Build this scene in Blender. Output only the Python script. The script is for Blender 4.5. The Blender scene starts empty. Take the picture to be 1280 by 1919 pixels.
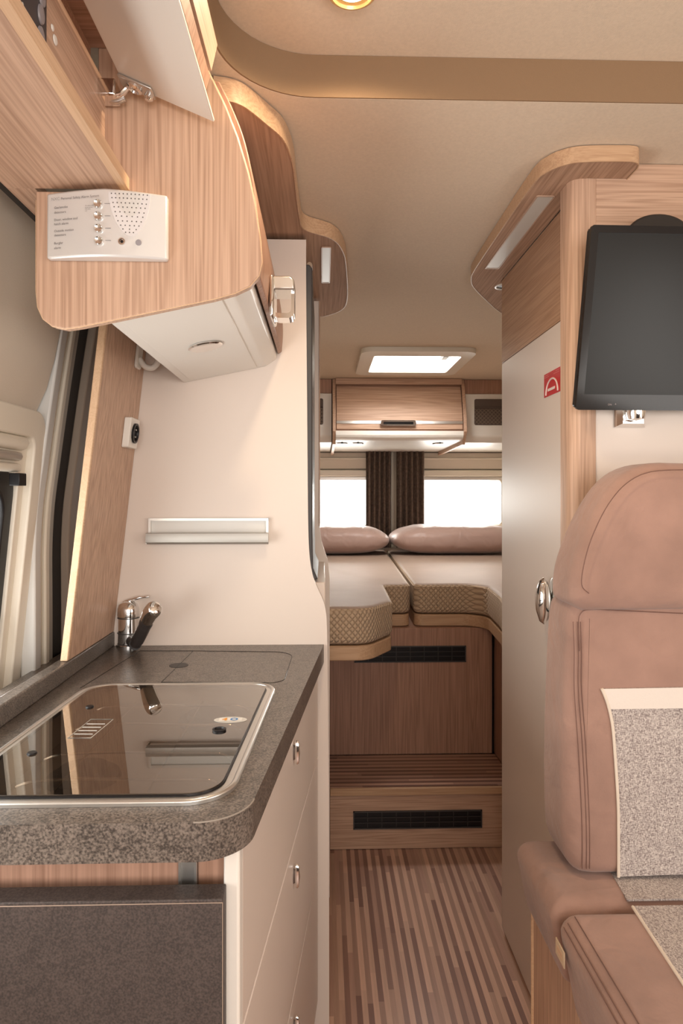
import bpy, bmesh, math, random
from mathutils import Vector, Matrix
random.seed(4)
S = bpy.context.scene
COL = S.collection
# ------------------------------------------------------------------ camera
F = 1250.0; EYE = 1.30; HZ = 928.0
TH = math.atan(35.0 / F)
cd = bpy.data.cameras.new('camera'); cam = bpy.data.objects.new('camera', cd); COL.objects.link(cam)
cam.location = (0, 0, EYE); cam.rotation_euler = (math.pi / 2, 0, -TH)
cd.sensor_fit = 'HORIZONTAL'; cd.sensor_width = 36; cd.lens = 36 * F / 1280
cd.shift_y = -(959.5 - HZ) / 1280; cd.clip_start = 0.02; cd.clip_end = 100
S.camera = cam
# ------------------------------------------------------------------ world, daylight, exposure
S.view_settings.view_transform = 'Standard'; S.view_settings.look = 'None'
S.view_settings.gamma = 1; S.view_settings.use_curve_mapping = False
S.view_settings.exposure = 0.42
w = bpy.data.worlds.new('world'); S.world = w; w.use_nodes = True
w.node_tree.nodes['Background'].inputs[0].default_value = (1.0, 0.955, 0.90, 1)
w.node_tree.nodes['Background'].inputs[1].default_value = 1.5

def area(name, loc, target, sx, sy, power, col=(1, .97, .93)):
    l = bpy.data.lights.new(name, 'AREA'); l.shape = 'RECTANGLE'; l.size = sx; l.size_y = sy
    l.energy = power; l.color = col
    o = bpy.data.objects.new(name, l); COL.objects.link(o); o.location = loc
    o.rotation_euler = (Vector(target) - Vector(loc)).to_track_quat('-Z', 'Y').to_euler()
    return o
area('daylight_windscreen', (0.40, -1.45, 1.33), (0.40, 2, 1.15), 1.5, .9, 20, (1, .935, .88))
area('bay_fill_right', (1.32, 0.20, 1.35), (0.2, 0.55, 1.75), 0.9, 0.55, 7.0, (1, .955, .90))  # added fill lamp out of view, aimed up to brighten the raised bay
area('daylight_sliding_door_window', (-.66, 0.78, 1.10), (0.5, 0.75, 1.45), 0.95, 0.45, 6.0, (1, .97, .94))
area('daylight_roof_hatch', (0.44, 3.3, 2.12), (0.44, 3.3, 0), 0.38, 0.36, 12, (1, .93, .86))
area('daylight_rear_window_left', (0.10, 4.80, 1.27), (0.25, 3, 0.7), 0.45, 0.28, 7, (1, .94, .88))
area('daylight_rear_window_right', (0.97, 4.80, 1.27), (0.7, 3, 0.7), 0.45, 0.28, 7, (1, .94, .88))

# ------------------------------------------------------------------ points of the photograph on known planes
def ray(px, py):
    a = (px - 640) / F
    return (math.sin(TH) + a * math.cos(TH), math.cos(TH) - a * math.sin(TH), (HZ - py) / F)
def PY(px, py, Y):
    r = ray(px, py); k = Y / r[1]; return (r[0] * k, Y, EYE + r[2] * k)
def PZ(px, py, Z):
    r = ray(px, py); k = (Z - EYE) / r[2]; return (r[0] * k, r[1] * k, Z)
def PX(px, py, X):
    r = ray(px, py); k = X / r[0]; return (X, r[1] * k, EYE + r[2] * k)
def xz(l, Y): return [(PY(a, b, Y)[0], PY(a, b, Y)[2]) for a, b in l]
def xy(l, Z): return [PZ(a, b, Z)[:2] for a, b in l]

# ------------------------------------------------------------------ materials
MATS = {}
def new_mat(name):
    m = bpy.data.materials.new(name); m.use_nodes = True
    n = m.node_tree; b = n.nodes['Principled BSDF']
    return m, n, b
def mk(name, col, rough=.5, metal=0, bump=0, bscale=200, var=0, vscale=20, spec=.5, sheen=0, coat=0, emit=0):
    m, n, b = new_mat(name)
    b.inputs['Base Color'].default_value = (*col, 1); b.inputs['Roughness'].default_value = rough
    b.inputs['Metallic'].default_value = metal; b.inputs['Specular IOR Level'].default_value = spec
    b.inputs['Sheen Weight'].default_value = sheen; b.inputs['Coat Weight'].default_value = coat
    if emit:
        b.inputs['Emission Color'].default_value = (*col, 1); b.inputs['Emission Strength'].default_value = emit
    tc = n.nodes.new('ShaderNodeTexCoord')
    if var:
        t = n.nodes.new('ShaderNodeTexNoise'); t.inputs['Scale'].default_value = vscale; t.inputs['Detail'].default_value = 4
        n.links.new(tc.outputs['Object'], t.inputs['Vector'])
        r = n.nodes.new('ShaderNodeValToRGB'); r.color_ramp.elements[0].position = .3; r.color_ramp.elements[1].position = .7
        r.color_ramp.elements[0].color = (*[c * (1 - var) for c in col], 1)
        r.color_ramp.elements[1].color = (*[min(1, c * (1 + var)) for c in col], 1)
        n.links.new(t.outputs[0], r.inputs[0]); n.links.new(r.outputs[0], b.inputs['Base Color'])
    if bump:
        t = n.nodes.new('ShaderNodeTexNoise'); t.inputs['Scale'].default_value = bscale; t.inputs['Detail'].default_value = 3
        n.links.new(tc.outputs['Object'], t.inputs['Vector'])
        bp = n.nodes.new('ShaderNodeBump'); bp.inputs['Strength'].default_value = bump; bp.inputs['Distance'].default_value = .002
        n.links.new(t.outputs[0], bp.inputs['Height']); n.links.new(bp.outputs[0], b.inputs['Normal'])
    MATS[name] = m
    return m
def wood(name, axis, light=(.61, .41, .295), dark=(.41, .255, .175), fine=260, rough=.45, contrast=.62):
    m, n, b = new_mat(name); b.inputs['Roughness'].default_value = rough; b.inputs['Specular IOR Level'].default_value = .3
    tc = n.nodes.new('ShaderNodeTexCoord')
    def noise(sc, along, det, dist=0):
        mp = n.nodes.new('ShaderNodeMapping'); s = [sc, sc, sc]; s[axis] = along
        mp.inputs['Scale'].default_value = s
        n.links.new(tc.outputs['Object'], mp.inputs['Vector'])
        t = n.nodes.new('ShaderNodeTexNoise'); t.inputs['Scale'].default_value = 1; t.inputs['Detail'].default_value = det
        t.inputs['Distortion'].default_value = dist
        n.links.new(mp.outputs[0], t.inputs['Vector']); return t
    a = noise(fine, fine * .02, 2, .2); c = noise(20, .7, 1, .3)
    # growth lines: sine of a warped coordinate
    mul = n.nodes.new('ShaderNodeMath'); mul.operation = 'MULTIPLY'; mul.inputs[1].default_value = 75
    n.links.new(c.outputs[0], mul.inputs[0])
    si = n.nodes.new('ShaderNodeMath'); si.operation = 'SINE'; n.links.new(mul.outputs[0], si.inputs[0])
    ma = n.nodes.new('ShaderNodeMath'); ma.operation = 'MULTIPLY_ADD'; ma.inputs[1].default_value = .16 * contrast; ma.inputs[2].default_value = 0.0
    n.links.new(si.outputs[0], ma.inputs[0])
    ad = n.nodes.new('ShaderNodeMath'); ad.operation = 'ADD'
    n.links.new(a.outputs[0], ad.inputs[0]); n.links.new(ma.outputs[0], ad.inputs[1])
    r = n.nodes.new('ShaderNodeValToRGB'); e = r.color_ramp.elements
    e[0].position = .22; e[1].position = .68; e[0].color = (*dark, 1); e[1].color = (*light, 1)
    n.links.new(ad.outputs[0], r.inputs[0]); n.links.new(r.outputs[0], b.inputs['Base Color'])
    MATS[name] = m
    return m
def strips(name, along, width, length, cols, rough=.35):
    m, n, b = new_mat(name); b.inputs['Roughness'].default_value = rough
    N = n.nodes.new; L = n.links.new
    tc = N('ShaderNodeTexCoord'); sp = N('ShaderNodeSeparateXYZ'); L(tc.outputs['Object'], sp.inputs[0])
    def M(op, a, bb=None, c=None):
        q = N('ShaderNodeMath'); q.operation = op
        for i, v in enumerate((a, bb, c)):
            if v is None: continue
            if isinstance(v, (int, float)): q.inputs[i].default_value = v
            else: L(v, q.inputs[i])
        return q.outputs[0]
    u, v = (sp.outputs[0], sp.outputs[1]) if along == 'y' else (sp.outputs[1], sp.outputs[0])
    iu = M('FLOOR', M('DIVIDE', M('ADD', u, 20.003), width))
    wn = N('ShaderNodeTexWhiteNoise'); wn.noise_dimensions = '1D'; L(iu, wn.inputs['W'])
    iv = M('FLOOR', M('DIVIDE', M('ADD', M('ADD', v, 20), M('MULTIPLY', wn.outputs[0], 7.0)), length))
    w2 = N('ShaderNodeTexWhiteNoise'); w2.noise_dimensions = '2D'
    cb = N('ShaderNodeCombineXYZ'); L(iu, cb.inputs[0]); L(iv, cb.inputs[1]); L(cb.outputs[0], w2.inputs['Vector'])
    r = N('ShaderNodeValToRGB'); r.color_ramp.interpolation = 'CONSTANT'
    e = r.color_ramp.elements
    while len(e) < len(cols): e.new(.5)
    for i, c in enumerate(cols):
        e[i].position = i / len(cols); e[i].color = (*c, 1)
    par_ = M('MODULO', iu, 2.0)
    L(M('MULTIPLY', M('ADD', w2.outputs[0], par_), .5), r.inputs[0])
    mp = N('ShaderNodeMapping'); mp.inputs['Scale'].default_value = (150, 8, 100) if along == 'y' else (8, 150, 100)
    L(tc.outputs['Object'], mp.inputs[0]); t = N('ShaderNodeTexNoise'); t.inputs['Scale'].default_value = 1; L(mp.outputs[0], t.inputs['Vector'])
    mx = N('ShaderNodeMix'); mx.data_type = 'RGBA'; mx.blend_type = 'MULTIPLY'; mx.inputs[0].default_value = .25
    r2 = N('ShaderNodeValToRGB'); r2.color_ramp.elements[0].position = .3; r2.color_ramp.elements[1].position = .7
    r2.color_ramp.elements[0].color = (.45, .42, .4, 1); L(t.outputs[0], r2.inputs[0])
    L(r.outputs[0], mx.inputs[6]); L(r2.outputs[0], mx.inputs[7]); L(mx.outputs[2], b.inputs['Base Color'])
    MATS[name] = m; return m
def glassy(name, tint, gloss=.12, alpha_mix=None, rough=0.0):
    m, n, b = new_mat(name); n.nodes.remove(b); N = n.nodes.new; L = n.links.new
    t = N('ShaderNodeBsdfTransparent'); t.inputs[0].default_value = (*tint, 1)
    g = N('ShaderNodeBsdfGlossy'); g.inputs['Roughness'].default_value = rough; g.inputs[0].default_value = (1, .98, .95, 1)
    fr = N('ShaderNodeFresnel'); fr.inputs[0].default_value = 1.5
    a = N('ShaderNodeMath'); a.operation = 'MULTIPLY_ADD'; a.inputs[1].default_value = 1.4; a.inputs[2].default_value = gloss; a.use_clamp = True
    L(fr.outputs[0], a.inputs[0])
    ge = N('ShaderNodeNewGeometry'); sb = N('ShaderNodeMath'); sb.operation = 'SUBTRACT'; sb.inputs[0].default_value = 1; L(ge.outputs['Backfacing'], sb.inputs[1])
    ml = N('ShaderNodeMath'); ml.operation = 'MULTIPLY'; L(a.outputs[0], ml.inputs[0]); L(sb.outputs[0], ml.inputs[1])
    mx = N('ShaderNodeMixShader'); L(ml.outputs[0], mx.inputs[0]); L(t.outputs[0], mx.inputs[1]); L(g.outputs[0], mx.inputs[2])
    L(mx.outputs[0], n.nodes['Material Output'].inputs[0]); MATS[name] = m; return m
def laminate(name, c1, c2, rough=.32, scale=260):
    m, n, b = new_mat(name); b.inputs['Roughness'].default_value = rough; N = n.nodes.new; L = n.links.new
    tc = N('ShaderNodeTexCoord'); t = N('ShaderNodeTexNoise'); t.inputs['Scale'].default_value = scale; t.inputs['Detail'].default_value = 5
    t2 = N('ShaderNodeTexNoise'); t2.inputs['Scale'].default_value = 45; t2.inputs['Detail'].default_value = 4
    L(tc.outputs['Object'], t.inputs['Vector']); L(tc.outputs['Object'], t2.inputs['Vector'])
    ad = N('ShaderNodeMath'); ad.operation = 'ADD'; L(t.outputs[0], ad.inputs[0])
    ml = N('ShaderNodeMath'); ml.operation = 'MULTIPLY'; ml.inputs[1].default_value = .25; L(t2.outputs[0], ml.inputs[0]); L(ml.outputs[0], ad.inputs[1])
    r = N('ShaderNodeValToRGB'); r.color_ramp.elements[0].position = .48; r.color_ramp.elements[1].position = .78
    r.color_ramp.elements[0].color = (*c1, 1); r.color_ramp.elements[1].color = (*c2, 1)
    L(ad.outputs[0], r.inputs[0]); L(r.outputs[0], b.inputs['Base Color'])
    bp = N('ShaderNodeBump'); bp.inputs['Strength'].default_value = .25; bp.inputs['Distance'].default_value = .001
    L(t.outputs[0], bp.inputs['Height']); L(bp.outputs[0], b.inputs['Normal'])
    MATS[name] = m; return m
def tweed(name):
    m, n, b = new_mat(name); b.inputs['Roughness'].default_value = .95; b.inputs['Specular IOR Level'].default_value = .1
    N = n.nodes.new; L = n.links.new; tc = N('ShaderNodeTexCoord'); outs = []
    for s in ((260, 1500, 1500), (1500, 260, 260)):
        mp = N('ShaderNodeMapping'); mp.inputs['Scale'].default_value = s; L(tc.outputs['Object'], mp.inputs[0])
        t = N('ShaderNodeTexNoise'); t.inputs['Scale'].default_value = 1; t.inputs['Detail'].default_value = 2; L(mp.outputs[0], t.inputs['Vector']); outs.append(t.outputs[0])
    a = N('ShaderNodeMath'); a.operation = 'ADD'; L(outs[0], a.inputs[0]); L(outs[1], a.inputs[1])
    r = N('ShaderNodeValToRGB'); e = r.color_ramp.elements; e[0].position = .78; e[1].position = 1.0
    mh = N('ShaderNodeMath'); mh.operation = 'MULTIPLY'; mh.inputs[1].default_value = 1.0; L(a.outputs[0], mh.inputs[0])
    e[0].position = .42; e[1].position = .62; mh.inputs[1].default_value = .52
    e[0].color = (.19, .15, .145, 1); e[1].color = (.66, .60, .56, 1)
    L(mh.outputs[0], r.inputs[0]); L(r.outputs[0], b.inputs['Base Color'])
    bp = N('ShaderNodeBump'); bp.inputs['Strength'].default_value = .5; bp.inputs['Distance'].default_value = .001
    L(a.outputs[0], bp.inputs['Height']); L(bp.outputs[0], b.inputs['Normal']); MATS[name] = m; return m
def quilt(name, col, dark, size=.032):
    m, n, b = new_mat(name); b.inputs['Roughness'].default_value = .8; b.inputs['Sheen Weight'].default_value = .1
    N = n.nodes.new; L = n.links.new; tc = N('ShaderNodeTexCoord'); sp = N('ShaderNodeSeparateXYZ'); L(tc.outputs['Object'], sp.inputs[0])
    def M(op, a, bb=None):
        q = N('ShaderNodeMath'); q.operation = op
        for i, v in enumerate((a, bb)):
            if v is None: continue
            if isinstance(v, (int, float)): q.inputs[i].default_value = v
            else: L(v, q.inputs[i])
        return q.outputs[0]
    s = M('ADD', sp.outputs[0], M('MULTIPLY', sp.outputs[1], .8)); z = M('MULTIPLY', sp.outputs[2], .9)
    k = math.pi / size
    a = M('ABSOLUTE', M('SINE', M('MULTIPLY', M('ADD', s, z), k))); c = M('ABSOLUTE', M('SINE', M('MULTIPLY', M('SUBTRACT', s, z), k)))
    h = M('POWER', M('MULTIPLY', a, c), .5)
    r = N('ShaderNodeValToRGB'); e = r.color_ramp.elements; e[0].color = (*dark, 1); e[1].color = (*col, 1); e[0].position = .05; e[1].position = .7
    L(h, r.inputs[0]); L(r.outputs[0], b.inputs['Base Color'])
    bp = N('ShaderNodeBump'); bp.inputs['Strength'].default_value = .9; bp.inputs['Distance'].default_value = .006
    L(h, bp.inputs['Height']); L(bp.outputs[0], b.inputs['Normal']); MATS[name] = m; return m
def ribbed(name, col, axis=1, freq=300):
    m = mk(name, col, .55, spec=.35, sheen=.12, var=.05, vscale=8); n = m.node_tree; b = n.nodes['Principled BSDF']; N = n.nodes.new; L = n.links.new
    tc = N('ShaderNodeTexCoord'); wv = N('ShaderNodeTexWave'); wv.bands_direction = 'XYZ'[axis]; wv.inputs['Scale'].default_value = freq / 6.28
    wv.inputs['Distortion'].default_value = 1.5; L(tc.outputs['Object'], wv.inputs['Vector'])
    bp = N('ShaderNodeBump'); bp.inputs['Strength'].default_value = .35; bp.inputs['Distance'].default_value = .0015
    L(wv.outputs[0], bp.inputs['Height']); L(bp.outputs[0], b.inputs['Normal']); return m

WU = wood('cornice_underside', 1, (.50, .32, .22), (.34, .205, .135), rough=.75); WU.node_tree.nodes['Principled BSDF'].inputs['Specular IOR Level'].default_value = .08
WX = wood('wood_grain_x', 0); WY = wood('wood_grain_y', 1); WZ = wood('wood_grain_z', 2)
WE = wood('wood_edge', 1, (.70, .48, .31), (.60, .39, .24), fine=420)
WEX = wood('wood_edge_x', 0, (.60, .40, .25), (.47, .29, .175), fine=420)
DX = wood('dark_wood_x', 0, (.47, .275, .195), (.315, .175, .12)); DZ = wood('dark_wood_z', 2, (.47, .275, .195), (.315, .175, .12))
CREAM = mk('cream_laminate', (.73, .635, .565), .38, bump=.04, bscale=40)
WHITE = mk('white_plastic', (.80, .76, .70), .35)
SILV = mk('silver_paint', (.72, .71, .70), .3, metal=.25)
CEIL = mk('ceiling_felt', (.70, .58, .455), .95, bump=.25, bscale=500, var=.04, vscale=180, spec=.1)
LINER = mk('wall_liner', (.66, .58, .49), .9, bump=.15, bscale=500, spec=.1)
FRAME = mk('window_frame_plastic', (.74, .68, .58), .4)
CHROME = mk('chrome', (.82, .81, .80), .08, metal=1)
STEEL = mk('brushed_steel', (.66, .64, .61), .3, metal=.9)
ALU = mk('aluminium', (.68, .65, .61), .35, metal=.75)
BLACK = mk('black_plastic', (.010, .009, .010), .35, spec=.3)
DGREY = mk('dark_grey', (.06, .055, .055), .45)
HOSE = mk('dark_hose', (.05, .042, .04), .3)
BROWNDK = mk('dark_brown_lining', (.10, .07, .055), .6)
MAUVE = mk('brown_microfibre', (.325, .200, .158), .9, bump=.35, bscale=130, var=.20, vscale=7, spec=.15, sheen=.25)
def wrinkle(m, scale, dist):
    n = m.node_tree; b = n.nodes['Principled BSDF']; old = b.inputs['Normal'].links[0].from_node
    tc = n.nodes.new('ShaderNodeTexCoord'); t = n.nodes.new('ShaderNodeTexNoise'); t.inputs['Scale'].default_value = scale
    t.inputs['Detail'].default_value = 2; t.inputs['Distortion'].default_value = 1.2
    n.links.new(tc.outputs['Object'], t.inputs['Vector'])
    bp = n.nodes.new('ShaderNodeBump'); bp.inputs['Strength'].default_value = .6; bp.inputs['Distance'].default_value = dist
    n.links.new(t.outputs[0], bp.inputs['Height']); n.links.new(bp.outputs[0], old.inputs['Normal'])
STITCH = mk('stitching', (.17, .09, .07), .8)
PIPE = mk('cream_piping', (.70, .61, .51), .6)
CREAMF = mk('cream_fabric', (.72, .65, .59), .8, bump=.2, bscale=300)
TWEED = tweed('grey_tweed')
BEDTOP = ribbed('bed_cover', (.37, .27, .21)); QUILT = quilt('quilted_side', (.58, .43, .295), (.48, .34, .225), .020)
PILL = mk('pillow_satin', (.46, .315, .27), .42, bump=.12, bscale=30, sheen=.3)
wrinkle(MAUVE, 9, .012); wrinkle(PILL, 7, .02)
CURT = mk('dark_curtain', (.115, .078, .058), .9, var=.35, vscale=60)
FLOOR = strips('striped_vinyl', 'y', .0145, .40, [(.70, .455, .345), (.58, .37, .28), (.64, .42, .32), (.50, .31, .24), (.42, .26, .20), (.27, .15, .118), (.50, .32, .24), (.32, .185, .145)])
STEPM = strips('striped_vinyl_step', 'x', .0165, .5, [(.56, .35, .26), (.44, .27, .20), (.50, .32, .24), (.24, .13, .10), (.34, .20, .15), (.20, .105, .082)])
TOP = laminate('slate_laminate', (.048, .040, .035), (.215, .178, .15), scale=380)
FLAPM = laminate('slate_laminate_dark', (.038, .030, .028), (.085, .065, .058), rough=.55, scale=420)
LIDG = glassy('smoked_glass', (.60, .555, .51), .12)
PANE = glassy('window_glass', (.95, .97, .97), 0)
SCREEN = mk('screen_glass', (.006, .006, .006), .28, spec=.25)
RED = mk('red_label', (.52, .01, .015), .4)
LWHITE = mk('label_white', (.8, .72, .68), .5)
LAMPG = mk('lamp_lens', (1, .83, .56), .4, emit=14)
AMBER = mk('amber_lamp_ring', (.85, .55, .22), .25, metal=.3)
LENS = mk('frosted_lens', (.60, .57, .52), .35)
TEXTM = mk('grey_print', (.16, .15, .16), .6)
SHADE = mk('fabric_blind', (.70, .62, .52), .7)
STRIPG = mk('seal_grey', (.66, .66, .64), .5); STRIPC = mk('seal_cream', (.78, .73, .62), .5); STRIPD = mk('seal_olive', (.48, .46, .41), .5); BPANEL = mk('pillar_panel', (.34, .27, .21), .6)
NET = mk('pocket_net', (.08, .055, .045), .8)
DOME = glassy('hatch_dome', (.95, .96, .97), 0)
GOLD = mk('label_tag_fabric', (.62, .48, .33), .7)
ORANGE = mk('print_orange', (.75, .30, .02), .5); BLUE = mk('print_blue', (.03, .20, .50), .5)

# ------------------------------------------------------------------ object helpers
WL = {}
def put(name, verts, faces, mat, parent=None, smooth=False, angle=35, bevel=0, seg=2, mats=None, fm=None):
    vs = [Vector(v) for v in verts]
    lo = Vector([min(v[i] for v in vs) for i in range(3)]); hi = Vector([max(v[i] for v in vs) for i in range(3)])
    c = (lo + hi) / 2
    me = bpy.data.meshes.new(name); me.from_pydata([v - c for v in vs], [], faces)
    bm = bmesh.new(); bm.from_mesh(me); bmesh.ops.recalc_face_normals(bm, faces=bm.faces); bm.to_mesh(me); bm.free()
    for m in (mats or [mat]): me.materials.append(m)
    if fm:
        for p in me.polygons: p.material_index = fm(p, c)
    if smooth:
        me.shade_smooth(); me.set_sharp_from_angle(angle=math.radians(angle))
    o = bpy.data.objects.new(name, me); COL.objects.link(o)
    if parent:
        o.parent = parent; o.location = c - WL[parent.name]
    else: o.location = c
    WL[o.name] = c
    if bevel:
        b = o.modifiers.new('bevel', 'BEVEL'); b.width = bevel; b.segments = seg; b.limit_method = 'ANGLE'; b.angle_limit = math.radians(40)
        b.harden_normals = False
        if not smooth: me.shade_smooth(); me.set_sharp_from_angle(angle=math.radians(30))
    return o
def tag(o, label, cat, group=None):
    o['label'] = label; o['category'] = cat
    if group: o['group'] = group
    return o
def thing(name, loc, label, cat, group=None):
    o = bpy.data.objects.new(name, None); COL.objects.link(o); o.location = loc; o.empty_display_size = .05
    WL[o.name] = Vector(loc); return tag(o, label, cat, group)
def st(o): o['kind'] = 'structure'; return o
def box(name, x0, x1, y0, y1, z0, z1, mat, parent=None, bevel=0.0015, **k):
    v = [(x, y, z) for x in (x0, x1) for y in (y0, y1) for z in (z0, z1)]
    f = [(0, 1, 3, 2), (4, 6, 7, 5), (0, 4, 5, 1), (2, 3, 7, 6), (0, 2, 6, 4), (1, 5, 7, 3)]
    return put(name, v, f, mat, parent, bevel=bevel, **k)
AX = {'x': lambda a, b, t: (t, a, b), 'y': lambda a, b, t: (a, t, b), 'z': lambda a, b, t: (a, b, t)}
def prism(name, out, axis, a, b, mat, parent=None, holes=(), bevel=0, smooth=True, **k):
    """outline (2D) extruded along an axis; holes are cut right through"""
    fn = AX[axis]
    loops = [list(out)] + [list(h) for h in holes]
    verts = []; faces = []
    for lp in loops:
        s = len(verts); n = len(lp)
        verts += [fn(p[0], p[1], a) for p in lp] + [fn(p[0], p[1], b) for p in lp]
        for i in range(n):
            j = (i + 1) % n; faces.append((s + i, s + j, s + n + j, s + n + i))
    if not holes:
        n = len(out); faces += [tuple(range(n)), tuple(range(n, 2 * n))]
        return put(name, verts, faces, mat, parent, smooth=smooth, bevel=bevel, **k)
    bm = bmesh.new(); es = []
    for lp in loops:
        vs = [bm.verts.new((p[0], p[1], 0)) for p in lp]
        es += [bm.edges.new((vs[i], vs[(i + 1) % len(vs)])) for i in range(len(vs))]
    bm.verts.index_update()
    r = bmesh.ops.triangle_fill(bm, use_beauty=True, edges=es)
    idx = []; s = 0
    for lp in loops:
        n = len(lp); idx += [(s * 2 + i, s * 2 + n + i) for i in range(n)]; s += n
    tri = [[v.index for v in f.verts] for f in bm.faces]; bm.free()
    for t in tri:
        faces.append(tuple(idx[i][0] for i in t)); faces.append(tuple(idx[i][1] for i in t))
    return put(name, verts, faces, mat, parent, smooth=smooth, **k)
def fillet(pts, r, seg=8):
    out = []; n = len(pts)
    rs = r if isinstance(r, (list, tuple)) else [r] * n
    for i in range(n):
        p = Vector(pts[i]); a = Vector(pts[i - 1]) - p; b = Vector(pts[(i + 1) % n]) - p
        ri = rs[i]
        if ri <= 0: out.append(tuple(p)); continue
        ang = a.angle(b); d = min(ri / math.tan(ang / 2), a.length * .49, b.length * .49); rr = d * math.tan(ang / 2)
        p0 = p + a.normalized() * d; p1 = p + b.normalized() * d
        c = p + (a.normalized() + b.normalized()).normalized() * (rr / math.sin(ang / 2))
        v0 = p0 - c; v1 = p1 - c; tot = v0.angle(v1)
        s = 1 if (v0.x * v1.y - v0.y * v1.x) > 0 else -1
        for k in range(seg + 1):
            t = s * tot * k / seg
            out.append((c.x + v0.x * math.cos(t) - v0.y * math.sin(t), c.y + v0.x * math.sin(t) + v0.y * math.cos(t)))
    return out
def rect(x0, x1, y0, y1, r=0, seg=6):
    p = [(x0, y0), (x1, y0), (x1, y1), (x0, y1)]
    return fillet(p, r, seg) if r else p
def inset(pts, d):
    n = len(pts); A = sum(pts[i][0] * pts[(i + 1) % n][1] - pts[(i + 1) % n][0] * pts[i][1] for i in range(n))
    s = 1 if A > 0 else -1; out = []
    for i in range(n):
        p = Vector(pts[i]); a = (p - Vector(pts[i - 1])); b = (Vector(pts[(i + 1) % n]) - p)
        if a.length < 1e-9: a = b
        if b.length < 1e-9: b = a
        a.normalize(); b.normalize(); na = Vector((-a.y, a.x)) * s; nb = Vector((-b.y, b.x)) * s
        m = (na + nb); m = m.normalized() if m.length > 1e-6 else na
        k = 1 / max(.5, m.dot(na)); q = p + m * d * k; out.append((q.x, q.y))
    return out
def soft_inset(pts, d):
    """inset that never crosses itself: every point keeps distance d from the outline"""
    n = len(pts); P = [Vector(p) for p in pts]; I = [Vector(p) for p in inset(pts, .002)]
    Q = []
    for i in range(n):
        q = I[i].copy()
        for _ in range(60):
            best = None
            for k in range(n):
                a = P[k]; b = P[(k + 1) % n]; e = b - a; L2 = e.length_squared
                t = 0 if L2 < 1e-12 else min(1, max(0, (q - a).dot(e) / L2)); v = q - (a + e * t); l = v.length
                if best is None or l < best[0]: best = (l, v)
            if best[0] >= d * .995: break
            v = best[1].normalized() if best[0] > 1e-6 else (I[i] - P[i]).normalized()
            q = q + v * min(d - best[0] + 1e-5, d * .25)
        Q.append((q.x, q.y))
    return Q
def catmull(pts, sub=6, closed=False):
    n = len(pts); out = []; P = [Vector(p) for p in pts]
    for i in range(n if closed else n - 1):
        p0 = P[(i - 1) % n] if closed or i > 0 else P[0]; p1 = P[i]; p2 = P[(i + 1) % n]
        p3 = P[(i + 2) % n] if closed or i + 2 < n else P[-1]
        for k in range(sub):
            t = k / sub
            out.append(tuple(.5 * ((2 * p1) + (p2 - p0) * t + (2 * p0 - 5 * p1 + 4 * p2 - p3) * t * t + (3 * p1 - p0 - 3 * p2 + p3) * t ** 3)))
    if not closed: out.append(tuple(P[-1]))
    return out
def puff(name, out, axis, a, b, r, mat, parent=None, dome=0.0, seg=6, mats=None, fm=None, r2=None, warp=None):
    """soft slab: outline with edges rounded by radius r at end a and r2 at end b; dome bulges end faces"""
    fn = AX[axis]; n = len(out); r2 = r if r2 is None else r2; rings = []
    s = 1 if b > a else -1
    for k in range(seg + 1):
        t = math.pi / 2 * k / seg; rings.append((r * (1 - math.sin(t)), a + s * r * (1 - math.cos(t))))
    for k in range(seg + 1):
        t = math.pi / 2 * k / seg; rings.append((r2 * (1 - math.cos(t)), b - s * r2 * (1 - math.sin(t))))
    cx = sum(p[0] for p in out) / n; cy = sum(p[1] for p in out) / n
    loops = []
    def cap(rng, base, t0, sgn):
        L = []
        for q in rng:
            L.append([(cx + (p[0] - cx) * q, cy + (p[1] - cy) * q) for p in base] + [t0 + sgn * dome * (1 - q * q)])
        return L
    ia = soft_inset(out, r); ib = ia if abs(r - r2) < 1e-6 else soft_inset(out, r2)
    def mixp(inn, t): return [(p[0] + (q[0] - p[0]) * t, p[1] + (q[1] - p[1]) * t) for p, q in zip(out, inn)]
    verts = []; faces = []
    def ring(pts, t):
        st_ = len(verts); verts.extend(fn(p[0], p[1], t) for p in pts); return st_
    starts = []
    for k_, (d, t) in enumerate(rings):
        starts.append(ring(mixp(ia, d / r) if k_ <= seg else mixp(ib, d / r2), t))
    for u, v in zip(starts, starts[1:]):
        for i in range(n):
            j = (i + 1) % n; faces.append((u + i, u + j, v + j, v + i))
    faces += [tuple(range(starts[0], starts[0] + n)), tuple(range(starts[-1], starts[-1] + n))]
    if warp: verts = [warp(*v) for v in verts]
    return put(name, verts, faces, mat, parent, smooth=True, angle=75, mats=mats, fm=fm)
def tube(name, pts, r, mat, parent=None, n=8, closed=False, flat=1.0, smooth=True):
    P = [Vector(p) for p in pts]; m = len(P); verts = []; faces = []
    rs = r if isinstance(r, (list, tuple)) else [r] * m
    up = Vector((0, 0, 1)); prev = None
    for i in range(m):
        t = (P[(i + 1) % m] - P[i - 1]) if closed or 0 < i < m - 1 else (P[1] - P[0] if i == 0 else P[-1] - P[-2])
        t.normalize()
        if prev is None:
            q = t.cross(up); q = q if q.length > .05 else t.cross(Vector((1, 0, 0)))
        else: q = prev - t * prev.dot(t)
        q.normalize(); prev = q; w_ = t.cross(q)
        for k in range(n):
            a = 2 * math.pi * k / n; verts.append(P[i] + q * math.cos(a) * rs[i] + w_ * math.sin(a) * rs[i] * flat)
    for i in range(m if closed else m - 1):
        for k in range(n):
            j = (i + 1) % m; faces.append((i * n + k, i * n + (k + 1) % n, j * n + (k + 1) % n, j * n + k))
    if not closed: faces += [tuple(range(n)), tuple(range((m - 1) * n, m * n))]
    return put(name, verts, faces, mat, parent, smooth=smooth, angle=60)
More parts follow.
